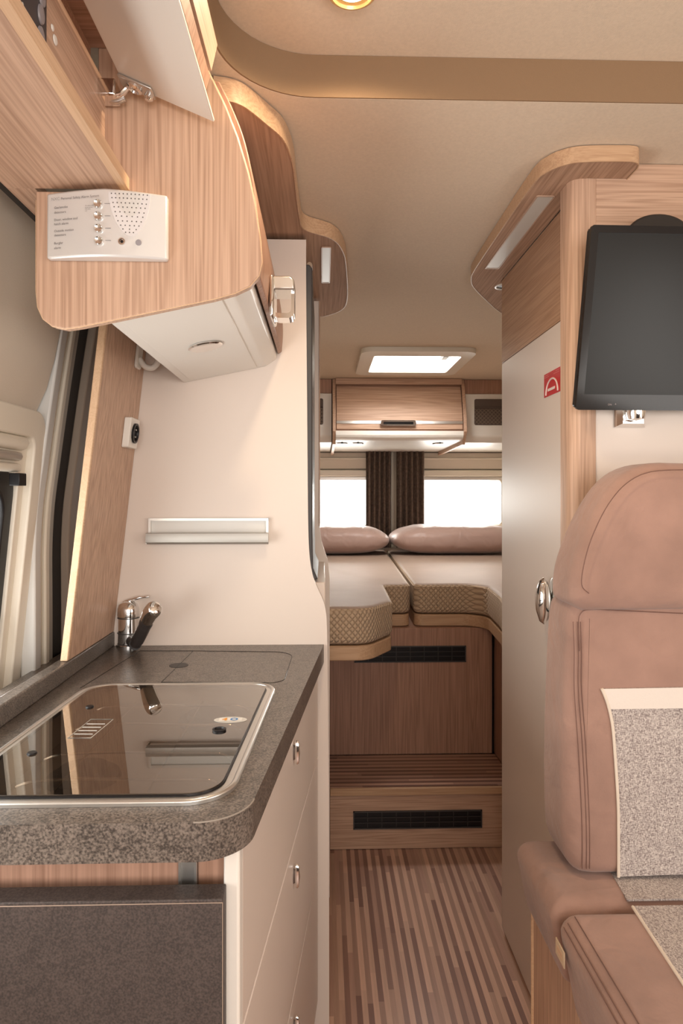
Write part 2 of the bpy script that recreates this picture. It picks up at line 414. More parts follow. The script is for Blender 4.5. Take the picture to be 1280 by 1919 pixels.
def lathe(name, prof, c, d, mat, parent=None, n=28, sx=1.0, ref=None, angle=40):
    """profile (radius, height) turned about direction d at c; sx squeezes one radial axis"""
    d = Vector(d).normalized(); a = d.cross(Vector(ref) if ref else (Vector((0, 0, 1)) if abs(d.z) < .9 else Vector((1, 0, 0)))).normalized(); b = d.cross(a)
    c = Vector(c); verts = []; faces = []
    for r_, h in prof:
        for k in range(n):
            t = 2 * math.pi * k / n; verts.append(c + d * h + a * math.cos(t) * r_ * sx + b * math.sin(t) * r_)
    for i in range(len(prof) - 1):
        for k in range(n): faces.append((i * n + k, i * n + (k + 1) % n, (i + 1) * n + (k + 1) % n, (i + 1) * n + k))
    if prof[0][0] > 1e-5: faces.append(tuple(range(n)))
    if prof[-1][0] > 1e-5: faces.append(tuple(range((len(prof) - 1) * n, len(prof) * n)))
    return put(name, verts, faces, mat, parent, smooth=True, angle=angle)
def merge(name, parts, mat, parent=None, smooth=False):
    """list of (verts, faces) in one mesh"""
    V = []; Fc = []
    for v, f in parts:
        s = len(V); V += v; Fc += [tuple(i + s for i in q) for q in f]
    return put(name, V, Fc, mat, parent, smooth=smooth)
def bx(x0, x1, y0, y1, z0, z1):
    return ([(x, y, z) for x in (x0, x1) for y in (y0, y1) for z in (z0, z1)],
            [(0, 1, 3, 2), (4, 6, 7, 5), (0, 4, 5, 1), (2, 3, 7, 6), (0, 2, 6, 4), (1, 5, 7, 3)])
def text(name, s, size, origin, ux, uz, mat, parent=None, bold=0.0):
    """flat lettering as a mesh lying in the plane of ux (reading direction) and uz (up)"""
    cu = bpy.data.curves.new('t', 'FONT'); cu.body = s; cu.size = size; cu.offset = bold; cu.resolution_u = 2
    to = bpy.data.objects.new('t', cu); COL.objects.link(to)
    dg = bpy.context.evaluated_depsgraph_get(); me = bpy.data.meshes.new_from_object(to.evaluated_get(dg))
    ux = Vector(ux); uz = Vector(uz); o = Vector(origin)
    V = [o + ux * v.co.x + uz * v.co.y for v in me.vertices]; Fc = [tuple(p.vertices) for p in me.polygons]
    bpy.data.objects.remove(to); bpy.data.curves.remove(cu); bpy.data.meshes.remove(me)
    return put(name, V, Fc, mat, parent)

# =================================================================== SETTING
CZ = 1.97
st(box('floor', -.75, 1.40, -1.5, 4.72, -.05, 0, FLOOR, bevel=0))
# ceiling with the raised front bay
rec = fillet([PZ(381, 0, CZ)[:2], (-.158, 1.125), (1.20, 1.125), (1.20, -1.2), (-.175, -1.2)], [0, .16, .1, .1, .1], 12)
rec = fillet([(-.170, -1.2), (1.25, -1.2), (1.25, 1.127), (-.162, 1.127)], [.1, .1, .1, .15], 12)
hatch_hole = rect(.235, .655, 3.10, 3.52, .02)
st(prism('ceiling', [(-.62, -1.5), (1.40, -1.5), (1.40, 4.72), (-.62, 4.72)], 'z', CZ, CZ + .072, CEIL, holes=[rec, hatch_hole]))
st(prism('shaded_bay_face', rec, 'z', CZ + .0005, CZ + .0715, mk('bay_band_shade', (.27, .175, .105), .95, bump=.2, bscale=500, spec=.1), holes=[inset(rec, .003)]))  # upright face of the bay, its shade put into a browner felt colour
st(box('ceiling_raised_bay', -.3, 1.35, -1.4, 1.25, CZ + .072, CZ + .10, CEIL, bevel=0))
# body side walls
prof = [(0, -.73), (.88, -.652), (1.0, -.637), (1.387, -.601), (1.47, -.588), (1.52, -.566), (1.58, -.550), (1.645, -.538), (1.75, -.512), (1.99, -.44)]
def wx(z):
    for (z0, x0), (z1, x1) in zip(prof, prof[1:]):
        if z <= z1: return x0 + (x1 - x0) * (z - z0) / (z1 - z0)
    return prof[-1][1]
def wallsheet(name, y0, y1, z0, z1, mat, holes=(), thick=.03, off=0.0, parent=None, flip=1):
    """side wall following the van's curve, with rectangular openings (y0,y1,z0,z1)"""
    ys = sorted({y0, y1, *[h[0] for h in holes], *[h[1] for h in holes]}); zs = sorted({z0, z1, *[h[2] for h in holes], *[h[3] for h in holes], *[z for z, _ in prof if z0 < z < z1]})
    V = []; Fc = []
    for t in (0, thick):
        for y in ys:
            for z in zs: V.append((wx(z) + off - t, y, z))
    nz = len(zs); N = len(ys) * nz
    def solid(i, j):
        if not (0 <= i < len(ys) - 1 and 0 <= j < nz - 1): return False
        cy = (ys[i] + ys[i + 1]) / 2; cz = (zs[j] + zs[j + 1]) / 2
        return not any(h[0] < cy < h[1] and h[2] < cz < h[3] for h in holes)
    for i in range(len(ys) - 1):
        for j in range(nz - 1):
            if not solid(i, j): continue
            a, b, c, d = i * nz + j, (i + 1) * nz + j, (i + 1) * nz + j + 1, i * nz + j + 1
            Fc += [(a, b, c, d), (a + N, b + N, c + N, d + N)]
            if not solid(i - 1, j): Fc.append((a, d, d + N, a + N))
            if not solid(i + 1, j): Fc.append((b, c, c + N, b + N))
            if not solid(i, j - 1): Fc.append((a, b, b + N, a + N))
            if not solid(i, j + 1): Fc.append((d, c, c + N, d + N))
    return put(name, V, Fc, mat, parent, smooth=True, angle=50)
st(wallsheet('wall_left', -1.5, 1.385, 0, 1.97, LINER, holes=[(.25, 1.350, .80, 1.40)]))
st(wallsheet('wall_left_door_skin', 1.36, 1.62, 0, 1.97, BPANEL, off=-.06, thick=.01))
st(wallsheet('wall_left_rear', 1.60, 4.72, 0, 1.97, LINER, off=-.02))
st(box('wall_front', -.75, 1.40, -1.54, -1.5, 0, .92, DGREY, bevel=0)); st(box('wall_front_header', -.75, 1.40, -1.54, -1.5, 1.82, 1.97, LINER, bevel=0))
st(box('wall_right', 1.36, 1.40, -1.5, 4.72, 0, CZ, LINER, bevel=0))
# rear doors with window openings
RY = 4.66
def rear_door(name, x0, x1, wx0, wx1):
    return st(prism(name, [(x0, 0.02), (x1, 0.02), (x1, 1.97), (x0, 1.97)], 'y', RY, RY + .05, LINER, holes=[rect(wx0, wx1, 1.09, 1.41, .03)]))
rear_door('door_1', -.62, .4698, -.22, .34); rear_door('door_2', .4702, 1.38, .60, 1.27)

# the sliding door's window
wn = thing('window_1', (-.60, .8, .8), 'side window', 'window'); del wn['label']; del wn['category']; wn['kind'] = 'structure'
def onwall(y, z, off=0): return (wx(z) + off, y, z)
def wallring(name, outer, inner, off0, off1, mat, parent):
    n = len(outer); V = []; Fc = []
    for pts, off in ((outer, off0), (outer, off1), (inner, off1), (inner, off0)): V += [onwall(p[0], p[1], off) for p in pts]
    for k in range(4):
        for i in range(n):
            j = (i + 1) % n; a = k * n; b = ((k + 1) % 4) * n; Fc.append((a + i, a + j, b + j, b + i))
    return put(name, V, Fc, mat, parent, smooth=True, angle=50, bevel=.004, seg=3)
wallring('window_frame', rect(.14, 1.397, .74, 1.468, .05, 8), rect(.20, 1.358, .79, 1.415, .03, 8), -.002, .022, FRAME, wn)
wallring('inner_frame', rect(.20, 1.360, .79, 1.417, .03, 8), rect(.25, 1.334, .84, 1.345, .03, 8), -.012, .006, FRAME, wn)
wallring('glass_seal', rect(.245, 1.337, .83, 1.352, .05, 8), rect(.285, 1.302, .87, 1.312, .05, 8), -.020, -.002, BLACK, wn)
V = [onwall(.27, .85, -.018), onwall(1.32, .85, -.018), onwall(1.32, 1.387, -.018), onwall(.27, 1.387, -.018)]
put('window_pane', V + [(x - .004, y, z) for x, y, z in V], [(0, 1, 2, 3), (4, 5, 6, 7)], PANE, wn)
for k, z in enumerate((1.353, 1.375)):
    tube('blind_rail', [onwall(.25, z, .012), onwall(1.31, z, .012)], .009, ALU if k else FRAME, wn)
tube('blind_cassette', [onwall(.22, 1.402, .008), onwall(1.325, 1.402, .008)], .015, FRAME, wn)
box('blind_latch', -.592, -.572, 1.275, 1.305, 1.318, 1.342, BLACK, wn)

# seal strips between the sliding door and the fixed body
def strip(name, y0, y1, ctrl, mat, depth=.03, round_=.004):
    zs = [c[0] for c in ctrl]; pts = catmull([(c[1], c[0]) for c in ctrl], 6); n = len(pts); V = []; Fc = []
    for y, t in ((y0, 0), (y1, 0), (y1, depth), (y0, depth)): V += [(p[0] - t, y, p[1]) for p in pts]
    for k in range(4):
        for i in range(n - 1):
            a = k * n; b = ((k + 1) % 4) * n; Fc.append((a + i, a + i + 1, b + i + 1, b + i))
    Fc += [tuple(k * n for k in range(4)), tuple(k * n + n - 1 for k in range(4))]
    return put(name, V, Fc, mat, smooth=True, angle=50, bevel=round_)
def ctrl(dx): return [(.0, -.60 + dx), (.95, -.597 + dx), (1.22, -.596 + dx), (1.387, -.578 + dx), (1.645, -.541 + dx), (1.95, -.49 + dx)]
st(strip('trim_1', 1.392, 1.424, ctrl(.004), STRIPG)); st(strip('trim_2', 1.426, 1.446, ctrl(-.003), STRIPC))
st(strip('trim_3', 1.448, 1.470, ctrl(.003), STRIPC)); st(strip('trim_4', 1.472, 1.500, ctrl(-.002), STRIPD))
st(strip('trim_5', 1.498, 1.56, ctrl(-.006), BLACK, .012)); st(strip('trim_6', 1.553, 1.60, ctrl(.012), BPANEL, .02))

# =================================================================== KITCHEN
KZ = .938; KY = 1.62; SL = .1024
def kx(Y, off=0.0): return .0026 - SL * (KY - Y) + off
# slanted wooden lining beside the worktop
lin = thing('wall_lining_panel', (-.50, 1.5, .95), 'slanted light wood panel between the sliding door seal and the cream partition', 'panel')
def linx(z): return -.505 + (z - .95) * .114
V = []
for z in (.9735, 1.95):
    for y, dx in ((1.335, 0), (1.618, 0), (1.618, -.013), (1.335, -.013)): V.append((linx(z) + dx, y, z))
put('panel_board', V, [(0, 1, 2, 3), (4, 5, 6, 7), (0, 1, 5, 4), (1, 2, 6, 5), (2, 3, 7, 6), (3, 0, 4, 7)], WZ, lin)
V = []
for z in (.9735, 1.95):
    for y, dx in ((1.325, .001), (1.335, .001), (1.335, -.014), (1.325, -.014)): V.append((linx(z) + dx, y, z))
put('edge_band', V, [(0, 1, 2, 3), (4, 5, 6, 7), (0, 1, 5, 4), (1, 2, 6, 5), (2, 3, 7, 6), (3, 0, 4, 7)], WE, lin, bevel=.002)
# power socket and hook on it
p = PX(241, 818, -.451)
def on_lin(y, z, d=0): return (linx(z) + d, y, z)
so = thing('power_socket', on_lin(1.545, 1.442), 'square cream power socket on the slanted wood panel', 'socket')
sz = 1.442; sy = 1.545
def lslab(name, y0, y1, z0, z1, d0, d1, mat, par, r=.004):
    o = rect(y0, y1, z0, z1, r, 5); n = len(o)
    V = [on_lin(a, b, d0) for a, b in o] + [on_lin(a, b, d1) for a, b in o]
    return put(name, V, [tuple(range(n)), tuple(range(n, 2 * n))] + [(i, (i + 1) % n, n + (i + 1) % n, n + i) for i in range(n)], mat, par, smooth=True, bevel=.0015)
lslab('wall_plate', sy - .035, sy + .035, sz - .034, sz + .034, .0005, .016, WHITE, so)
lathe('socket_insert', [(.023, 0), (.023, .0045), (.019, .0045), (.017, -.0), (0, -.0)], on_lin(sy, sz, .0165), (1, 0, -.11), BLACK, so)
for dz in (-.008, .008): lathe('contact_pin', [(.002, 0), (.002, .004), (0, .004)], on_lin(sy, sz + dz, .0165), (1, 0, -.11), ALU, so, n=8)
hk = thing('coat_hook', on_lin(1.555, 1.61), 'small white plastic hook on the slanted wood panel under the overhead cabinet', 'hook')
lslab('hook_plate', 1.535, 1.572, 1.592, 1.65, .0005, .007, WHITE, hk, .008)
hp = [on_lin(1.55, 1.615, .006), on_lin(1.553, 1.598, .02), on_lin(1.556, 1.595, .036), on_lin(1.558, 1.605, .046), on_lin(1.559, 1.620, .048)]
tube('hook_arm', catmull(hp, 5), .007, WHITE, hk)

# cream partition with the S-shaped edge (stands on the floor, side of the fridge unit)
edge = [(573.5, 443), (573.5, 520), (575, 700), (576.5, 880), (577.5, 980), (580, 1040), (586, 1078), (596, 1104), (605, 1124), (610.5, 1145), (612.5, 1175), (614, 1250), (616.5, 1500)]
e2 = catmull([p for p in xz(edge, KY)], 5)
out = [(-.62, 0.001), (.0155, 0.001)] + e2[::-1] + [(PY(573.5, 443, KY)[0], PY(0, 443, KY)[2]), (-.50, PY(0, 443, KY)[2])]
par = tag(prism('partition_panel', out, 'y', KY, KY + .022, CREAM), 'tall cream partition with a curved edge at the far end of the worktop', 'partition')

# fridge unit behind the partition
fr = thing('refrigerator_cabinet', (-.2, 1.9, 0), 'tall dark fridge front in a cream cabinet behind the curved partition', 'refrigerator')
box('cabinet_base', -.50, .006, 1.645, 2.148, .004, 1.085, CREAM, fr, bevel=.003)
box('cabinet_body', -.40, -.045, 1.645, 2.145, 1.09, 1.925, CREAM, fr)
d = [(-.044, 1.87), (-.033, 1.87), (-.026, 1.86), (-.0255, 1.20), (-.024, 1.12), (-.012, 1.092), (-.044, 1.092)]
prism('fridge_door', d, 'y', 1.648, 2.10, DGREY, fr, bevel=.003)
tube('hinge_cap', [(-.033, 1.66, 1.873), (-.033, 1.70, 1.873)], .007, CHROME, fr)
out = [(-.50, .003), (.022, .003), (.022, 1.03), (.016, 1.09), (-.004, 1.15), (-.012, 1.21), (-.013, 1.925), (-.40, 1.925)]
prism('rear_side_panel', fillet(out, [0, 0, .04, .05, .05, .04, 0, 0]), 'y', 2.15, 2.17, CREAM, fr)
prism('rear_edge_band', fillet([(-.014, 1.19), (-.0105, 1.20), (-.0105, 1.925), (-.014, 1.925)], 0), 'y', 2.149, 2.171, WE, fr) if False else None
box('rear_trim', -.0125, -.009, 2.145, 2.175, 1.2, 1.925, WZ, fr, bevel=.001)

# base cabinet with drawers
kc = thing('kitchen_base_cabinet', (-.3, 1.2, 0), 'white kitchen base cabinet with three drawers under the slate worktop', 'cabinet')
def kpt(Y, off=0): return (kx(Y, off), Y)
FO = -.0125
carc = [(-.60, .80), kpt(.80, FO - .022), kpt(1.61, FO - .022), (-.60, 1.61)]
prism('carcass', carc, 'z', .004, .8935, CREAM, kc)
box('end_panel', -.60, kx(.79, FO - .0175), .788, .799, .004, .8935, DZ, kc)  # same wood as the cabinets above; overhang shade put into the darker tone
def kslab(name, y0, y1, z0, z1, o0, o1, mat, par, bevel=.002):
    V = [(kx(y, o), y, z) for o in (o0, o1) for y in (y0, y1) for z in (z0, z1)]
    return put(name, V, bx(0, 1, 0, 1, 0, 1)[1], mat, par, bevel=bevel)
kslab('corner_profile', .770, .790, .004, .8935, FO - .0175, FO + .001, WHITE, kc, .003)
kslab('gap_backing', .80, 1.60, .08, .8935, FO - .021, FO - .006, PIPE, kc, 0)
zz = [(.673, .8925), (.402, .669), (.09, .398)]
for z0, z1 in zz:
    dr = kslab('drawer', .792, 1.598, z0, z1, FO - .005, FO, CREAM, kc, .0015)
    hz = {.673: .838, .402: .616, .09: .344}[z0]
    c = Vector((kx(1.20, FO), 1.20, hz)); nrm = Vector((1, -SL, 0)).normalized()
    kn = lathe('handle', [(.021, .0), (.022, .003), (.019, .006), (.0, .008)], c + nrm * .004, nrm, CHROME, dr, sx=.22, ref=(0, 0, 1))
    lathe('handle_stem', [(.014, 0), (.012, .004)], c, nrm, BROWNDK, dr, n=16, sx=.4, ref=(0, 0, 1))
# worktop
a0 = PZ(607, 1207, KZ)
out = [(-.60, .742), kpt(.742), (kx(KY), KY - .001), (-.60, KY - .001)]
skf = fillet([PZ(-60, 1505, KZ)[:2], PZ(422, 1512, KZ)[:2], PZ(520, 1286, KZ)[:2], PZ(145, 1283, KZ)[:2]], [.05, .055, .032, .055], 10)
skf = fillet([(-.462, .781), (-.1085, .781), (-.085, 1.275), (-.443, 1.275)], [.05, .06, .05, .06], 10)
hole = inset(skf, .012)
wt = thing('worktop', (-.28, 1.2, KZ - .045), 'dark slate effect kitchen worktop with rounded front corner', 'worktop')
outf = fillet(out, [0, .062, 0, 0], 12)
prism('worktop_slab', outf, 'z', KZ - .044, KZ, TOP, wt, holes=[hole])
# pale line drawn where top meets edge
lp = [(*p, KZ - .0002) for p in outf if p[0] > -.59 and p[1] < KY - .0015]
tube('edge_line', lp, .0009, mk('pale_edge', (.30, .26, .22), .5), wt, n=6)
box('splashback', -.526, -.500, .742, KY - .001, KZ, KZ + .0345, TOP, wt, bevel=.003)
# flush covers in the worktop: seam lines and finger hole
seam = [PZ(a, b, KZ + .0003) for a, b in [(362, 1220), (470, 1220)]]
def seam_line(name, pts): return tube(name, [(a, b, KZ) for a, b in pts], .0009, BLACK, wt, n=4)
cov = fillet([(-.48, 1.300), (-.075, 1.300), (-.062, 1.562), (-.44, 1.562)], [.0, .035, .06, .0], 8)
cov = [PZ(302, 1279, KZ)[:2], PZ(500, 1282, KZ)[:2], PZ(531, 1280, KZ)[:2], PZ(550, 1222, KZ)[:2], PZ(362, 1220, KZ)[:2]]
seam_line('cover_seam', fillet([cov[0], cov[2], cov[3], cov[4]], [0, .03, .05, 0], 8) + [cov[0]])
seam_line('cover_seam', [PZ(362, 1220, KZ)[:2], PZ(262, 1220, KZ)[:2], PZ(150, 1290, KZ)[:2]])
c = PZ(335, 1247, KZ)
lathe('finger_hole', [(.020, 0), (.020, .0006), (0, .0006)], c, (0, 0, 1), BLACK, wt)

# sink with glass lid
sk = thing('sink_and_hob', (-.28, 1.03, KZ), 'steel sink and hob unit under a smoked glass lid in the worktop', 'sink')
prism('steel_frame', skf, 'z', KZ + .0002, KZ + .004, STEEL, sk, holes=[inset(skf, .017)], bevel=0)
tube('frame_rim', [(*p, KZ + .003) for p in inset(skf, .004)], .004, STEEL, sk, n=8, closed=True, flat=1)
tube('rubber_seal', [(*p, KZ + .004) for p in inset(skf, .0175)], .0022, BLACK, sk, n=6, closed=True)
gl = prism('glass_lid', inset(skf, .018), 'z', KZ + .0035, KZ + .0075, LIDG, sk)
# tray below the glass
tr = inset(skf, .013); n = len(tr)
t2 = inset(skf, .035)
V = [(*p, KZ - .001) for p in tr] + [(*p, KZ - .03) for p in t2]
put('tray', V, [(i, (i + 1) % n, n + (i + 1) % n, n + i) for i in range(n)] + [tuple(range(n, 2 * n))], mk('tray_steel', (.50, .45, .40), .45, metal=.5), sk, smooth=True, angle=50)
for cx_, cy_ in ((-.20, 1.16), (-.33, .93)):
    cx_ += 0
    lathe('burner', [(.05, 0), (.048, .006), (.035, .008), (.033, .016), (0, .018)], (cx_, cy_, KZ - .029), (0, 0, 1), mk('burner_cap', (.10, .085, .08), .4), sk)
for yy in (.88, .97, 1.09, 1.19):
    pts = catmull([(-.41, yy, KZ - .025), (-.38, yy, KZ - .012), (-.30, yy + .004, KZ - .010), (-.22, yy - .004, KZ - .010), (-.15, yy, KZ - .012), (-.13, yy, KZ - .025)], 5)
    tube('pan_support', pts, .0022, CHROME, sk, n=6)
for xx in (-.34, -.22):
    tube('pan_support', [(xx, .85, KZ - .012), (xx + .004, 1.21, KZ - .012)], .0022, CHROME, sk, n=6)
c = PZ(411, 1368, KZ + .008)
lathe('lid_grommet', [(.010, -.003), (.0105, .002), (.0075, .0025), (.0065, 0), (0, 0)], c, (0, 0, 1), BLACK, sk)
c = Vector(PZ(432, 1349, KZ + .0078))
o_ = [(c.x + .026 * math.cos(t * math.pi / 16), c.y + .014 * math.sin(t * math.pi / 16)) for t in range(32)]
stk = prism('lid_sticker', o_, 'z', c.z, c.z + .0003, LENS, sk)
put('sticker_field', [(c.x - .018, c.y - .006, c.z + .0006), (c.x + .018, c.y - .006, c.z + .0006), (c.x + .018, c.y + .008, c.z + .0006), (c.x - .018, c.y + .008, c.z + .0006)], [(0, 1, 2, 3)], WHITE, stk)
text('sticker_print', '4', .016, (c.x - .013, c.y - .0045, c.z + .0009), (1, 0, 0), (0, 1, 0), ORANGE, stk, .0006)
text('sticker_print', 'O', .016, (c.x - .001, c.y - .0045, c.z + .0009), (1, 0, 0), (0, 1, 0), BLUE, stk, .0006)
# printed notice on the glass
q = [PZ(a, b, KZ + .0078) for a, b in ((127, 1383), (170, 1383), (212, 1348), (170, 1348))]
tube('printed_notice', [q[0], q[1], q[2], q[3]], .0006, LENS, sk, n=4, closed=True)
for k in range(4):
    t = .2 + .18 * k
    tube('notice_line', [Vector(q[0]).lerp(Vector(q[3]), t) + Vector((.002, 0, 0)), Vector(q[1]).lerp(Vector(q[2]), t) - Vector((.004, 0, 0))], .0005, LENS, sk, n=4)
for a, b in ((60, 1412), (168, 1325)):
    c = PZ(a, b, KZ + .0076); lathe('lid_buffer', [(.007, 0), (.006, .002), (0, .002)], c, (0, 0, 1), BLACK, sk, n=16)

# tap
fc = Vector(PZ(241, 1210, KZ)); fz = fc.z
tp = thing('kitchen_tap', fc, 'chrome mixer tap with a dark pull-out spout at the worktop corner', 'tap')
lathe('tap_body', [(.029, 0), (.029, .004), (.0255, .006), (.0245, .040), (.024, .070), (.0255, .071), (.026, .074), (.0255, .09), (.022, .100), (.012, .108), (0, .110)], fc, (0, 0, 1), CHROME, tp)
for h in (.068, .032, .006): tube('collar_ring', [fc + Vector((.0252 * math.cos(t / 12 * math.pi), .0252 * math.sin(t / 12 * math.pi), h)) for t in range(24)], .0012, DGREY, tp, n=6, closed=True)
lv = [fc + Vector(v) for v in ((-.018, 0, .092), (-.012, 0, .103), (.006, -.002, .111), (.026, -.004, .1165), (.052, -.006, .1195))]
tube('lever', catmull(lv, 5), [.009] * 6 + [.010] * 5 + [.009] * 5 + [.006] * 4 + [.004], CHROME, tp, flat=.55, n=12)
spt = [Vector(PY(a, b, y)) for a, b, y in ((254, 1207, 1.556), (260, 1196, 1.545), (268, 1180, 1.525), (277, 1160, 1.497), (284, 1147, 1.475), (292, 1138, 1.455))]
tube('spout', catmull(spt[:4], 6), [.013] * 4 + [.0145] * 11 + [.0155] * 4, HOSE, tp, n=16)
tube('spout_head', catmull(spt[3:], 6), [.0165, .0165, .017, .0175, .018, .0185, .0188, .019, .019, .0185, .018, .016, .013], CHROME, tp, n=16)
tube('spout_base', [fc + Vector((.004, 0, .012)), spt[0].lerp(fc, .4) + Vector((0, 0, .008)), spt[0]], [.012, .014, .0145], DGREY, tp, n=16)

# shelf rail on the partition
rl = thing('spice_rack', (-.27, 1.60, 1.18), 'long aluminium rail shelf on the cream partition above the worktop', 'shelf')
A = PY(280, 971, KY); B = PY(504, 1019, KY)
x0, x1, z1, z0 = A[0], B[0], A[2], B[2]
fr_ = [bx(x0, x1, KY - .010, KY - .0005, z1 - .006, z1), bx(x0, x0 + .006, KY - .012, KY - .0005, z0 + .01, z1), bx(x1 - .006, x1, KY - .012, KY - .0005, z0 + .01, z1)]
merge('rack_frame', fr_, ALU, rl)
box('rack_back', x0 + .004, x1 - .004, KY - .003, KY - .0005, z0 + .008, z1 - .004, mk('rack_white', (.72, .70, .66), .4), rl, bevel=0)
box('rack_ledge', x0 + .004, x1 - .004, KY - .030, KY - .003, z0 + .004, z0 + .010, ALU, rl)
prism('rack_front', [(KY - .026, z0 + .001), (KY - .032, z0 + .006), (KY - .033, z0 + .016), (KY - .031, z0 + .027), (KY - .028, z0 + .028), (KY - .026, z0 + .02), (KY - .024, z0 + .004)], 'x', x0 - .001, x1 + .001, mk('satin_aluminium', (.42, .40, .37), .4, metal=.7), rl)
box('rack_end', x0 - .001, x0 + .001, KY - .030, KY - .001, z0 + .002, z0 + .012, ALU, rl, bevel=0)

# folding extension flap on the near end
ft = thing('folding_worktop_flap', (-.35, .76, .4), 'folded down dark slate table flap hanging at the near end of the kitchen', 'table')
tx = PY(419, 1655, .775)[0]
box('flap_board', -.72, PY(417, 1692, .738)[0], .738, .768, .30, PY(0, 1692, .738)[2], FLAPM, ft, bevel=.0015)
V1 = PY(417, 1692, .738)
tube('flap_edge_line', [(-.72, .738, V1[2]), (V1[0], .738, V1[2]), (V1[0], .738, .30)], .0007, mk('flap_worn_edge', (.36, .27, .21), .5), ft, n=4)
rx0 = PY(337, 1600, .786)[0]; rx1 = PY(371, 1600, .786)[0]
rr = merge('hinge_rail', [bx(rx0, rx1, .783, .7875, .80, .893), bx(rx0, rx0 + .003, .778, .7875, .80, .893), bx(rx1 - .003, rx1, .778, .7875, .80, .893)], STEEL, ft)
lathe('rail_screw', [(.003, 0), (.003, .002), (0, .002)], ((rx0 + rx1) / 2, .783, .878), (0, -1, 0), BLACK, rr, n=12)

# =================================================================== OVERHEAD CABINETS, LEFT
EY = .99
ovh = thing('overhead_cabinet', (-.25, 1.3, 1.57), 'closed overhead cabinet with white underside and curved door above the worktop', 'cabinet')
ep = xz([(68, 375), (68, 480)], EY)
pts = xz([(67, 374), (67, 615), (125, 617), (440, 552), (492, 530), (490, 470), (472, 345), (442, 240), (400, 150), (375, 100), (370, 90), (200, 90), (200, 374)], EY)
epo = fillet(xz([(67, 374), (67, 622), (100, 621), (150, 612), (440, 550), (500, 530), (488, 440)], EY)[:3] , 0) if False else None
L = xz([(67, 374), (67, 545), (70, 575), (80, 597), (98, 611), (122, 616), (150, 612), (280, 585), (400, 560), (440, 549), (468, 536), (485, 516), (491, 490), (488, 450), (478, 380), (466, 325), (446, 258), (422, 197), (400, 152), (372, 96)], EY)
ztop = CZ - .001
L = [L[0]] + L[1:-1] + [L[-1], (L[-1][0] - .01, ztop), (-.33, ztop), (-.33, PY(0, 357.5, EY)[2]), (L[0][0], PY(0, 357.5, EY)[2])]
prism('end_panel', L, 'y', EY, EY + .018, WZ, ovh, bevel=.0015)
tube('panel_edge_band', [(p[0], EY + .002, p[1]) for p in L[:20]], .0012, WE, ovh, n=6)
# white carcass
ub = [(-.337, 1.571), (-.139, 1.612), (-.112, 1.630), (-.112, 1.645), (-.13, 1.80), (-.19, 1.93), (-.337, 1.93)]
prism('cabinet_body', fillet(ub, [.004, .02, .01, 0, 0, 0, 0]), 'y', EY + .0185, KY - .002, WHITE, ovh)
kk = .041 / .198
def ubz(x): return 1.571 + (x + .337) * kk
V = []
for x0_, x1_ in ((-.335, -.318), (-.157, -.139)):
    pass
put('underside_panel', [(-.316, 1.012, ubz(-.316) - .002), (-.158, 1.012, ubz(-.158) - .002), (-.158, 1.60, ubz(-.158) - .002), (-.316, 1.60, ubz(-.316) - .002),
     (-.316, 1.012, ubz(-.316) + .002), (-.158, 1.012, ubz(-.158) + .002), (-.158, 1.60, ubz(-.158) + .002), (-.316, 1.60, ubz(-.316) + .002)],
    [(0, 1, 2, 3), (4, 5, 6, 7), (0, 1, 5, 4), (1, 2, 6, 5), (2, 3, 7, 6), (3, 0, 4, 7)], WHITE, ovh, bevel=.001)
r = ray(385, 650)
k = 1.3; c = (-.2285, 1.305, ubz(-.2285) - .003)
dn = Vector((kk, 0, -1))
sp = lathe('spotlight', [(.033, 0), (.034, .002), (.030, .004), (.027, .003)], c, dn, CHROME, ovh)
lathe('spotlight_lens', [(.027, .001), (0, .001)], c, dn, LENS, sp)
# curved door
do = [(-.108, 1.640), (-.110, 1.70), (-.116, 1.76), (-.130, 1.83), (-.148, 1.88), (-.17, 1.925)]
di = do; dd = [(x + .014, z - .001) for x, z in do]
dd[0] = (-.099, 1.646)
dr = prism('cabinet_door', catmull(do, 4) + catmull(dd[::-1], 4), 'y', EY + .02, KY - .006, DZ, ovh, bevel=.002)
dd2 = [(x + .0165, z) for x, z in do]
dd2[0] = (-.0955, 1.652)
# door latch
lc = thing('x', (0, 0, 0), 'x', 'x'); bpy.data.objects.remove(lc)
box('door_latch', -.096, -.088, 1.20, 1.285, 1.622, 1.698, CHROME, dr, bevel=.004)
ring_o = rect(1.625, 1.697, -.092, -.052, .012, 6)
prism('latch_bow', [(b, a) for a, b in ring_o], 'y', 1.225, 1.262, CHROME, dr, holes=[[(b, a) for a, b in rect(1.634, 1.682, -.090, -.058, .008, 6)]], bevel=0)
prism('latch_cap', [(-.09, 1.673), (-.052, 1.673), (-.052, 1.690), (-.058, 1.698), (-.09, 1.698)], 'y', 1.21, 1.275, STEEL, dr, bevel=.003)

# near overhead cabinet, flap open
nc = thing('open_overhead_cabinet', (-.35, .5, 1.71), 'nearest overhead wooden cabinet with its white flap swung open', 'cabinet')
bz0 = PY(68, 378, EY)[2]; bx0 = PY(68, 378, EY)[0]; bz1 = PY(240, 356, EY)[2]; bx1 = PY(240, 356, EY)[0]
box('bottom_board', -.462, bx1, -.30, EY - .001, bz1, bz1 + .016, WY, nc, bevel=0)
box('back_filler', -.462, bx0 - .002, EY - .001, 1.32, bz1, bz1 + .016, WY, nc, bevel=0)
box('shadow_gap', -.475, -.463, -.30, 1.32, bz1 + .002, bz1 + .02, BLACK, nc, bevel=0)
box('board_edge_band', bx1 + .0003, bx1 + .0022, -.30, EY - .001, bz1 - .0006, bz1 + .0165, WE, nc, bevel=0)
box('under_edge_band', bx1 - .010, bx1 + .002, -.30, EY - .001, bz1 - .0012, bz1 - .0001, WE, nc, bevel=0)
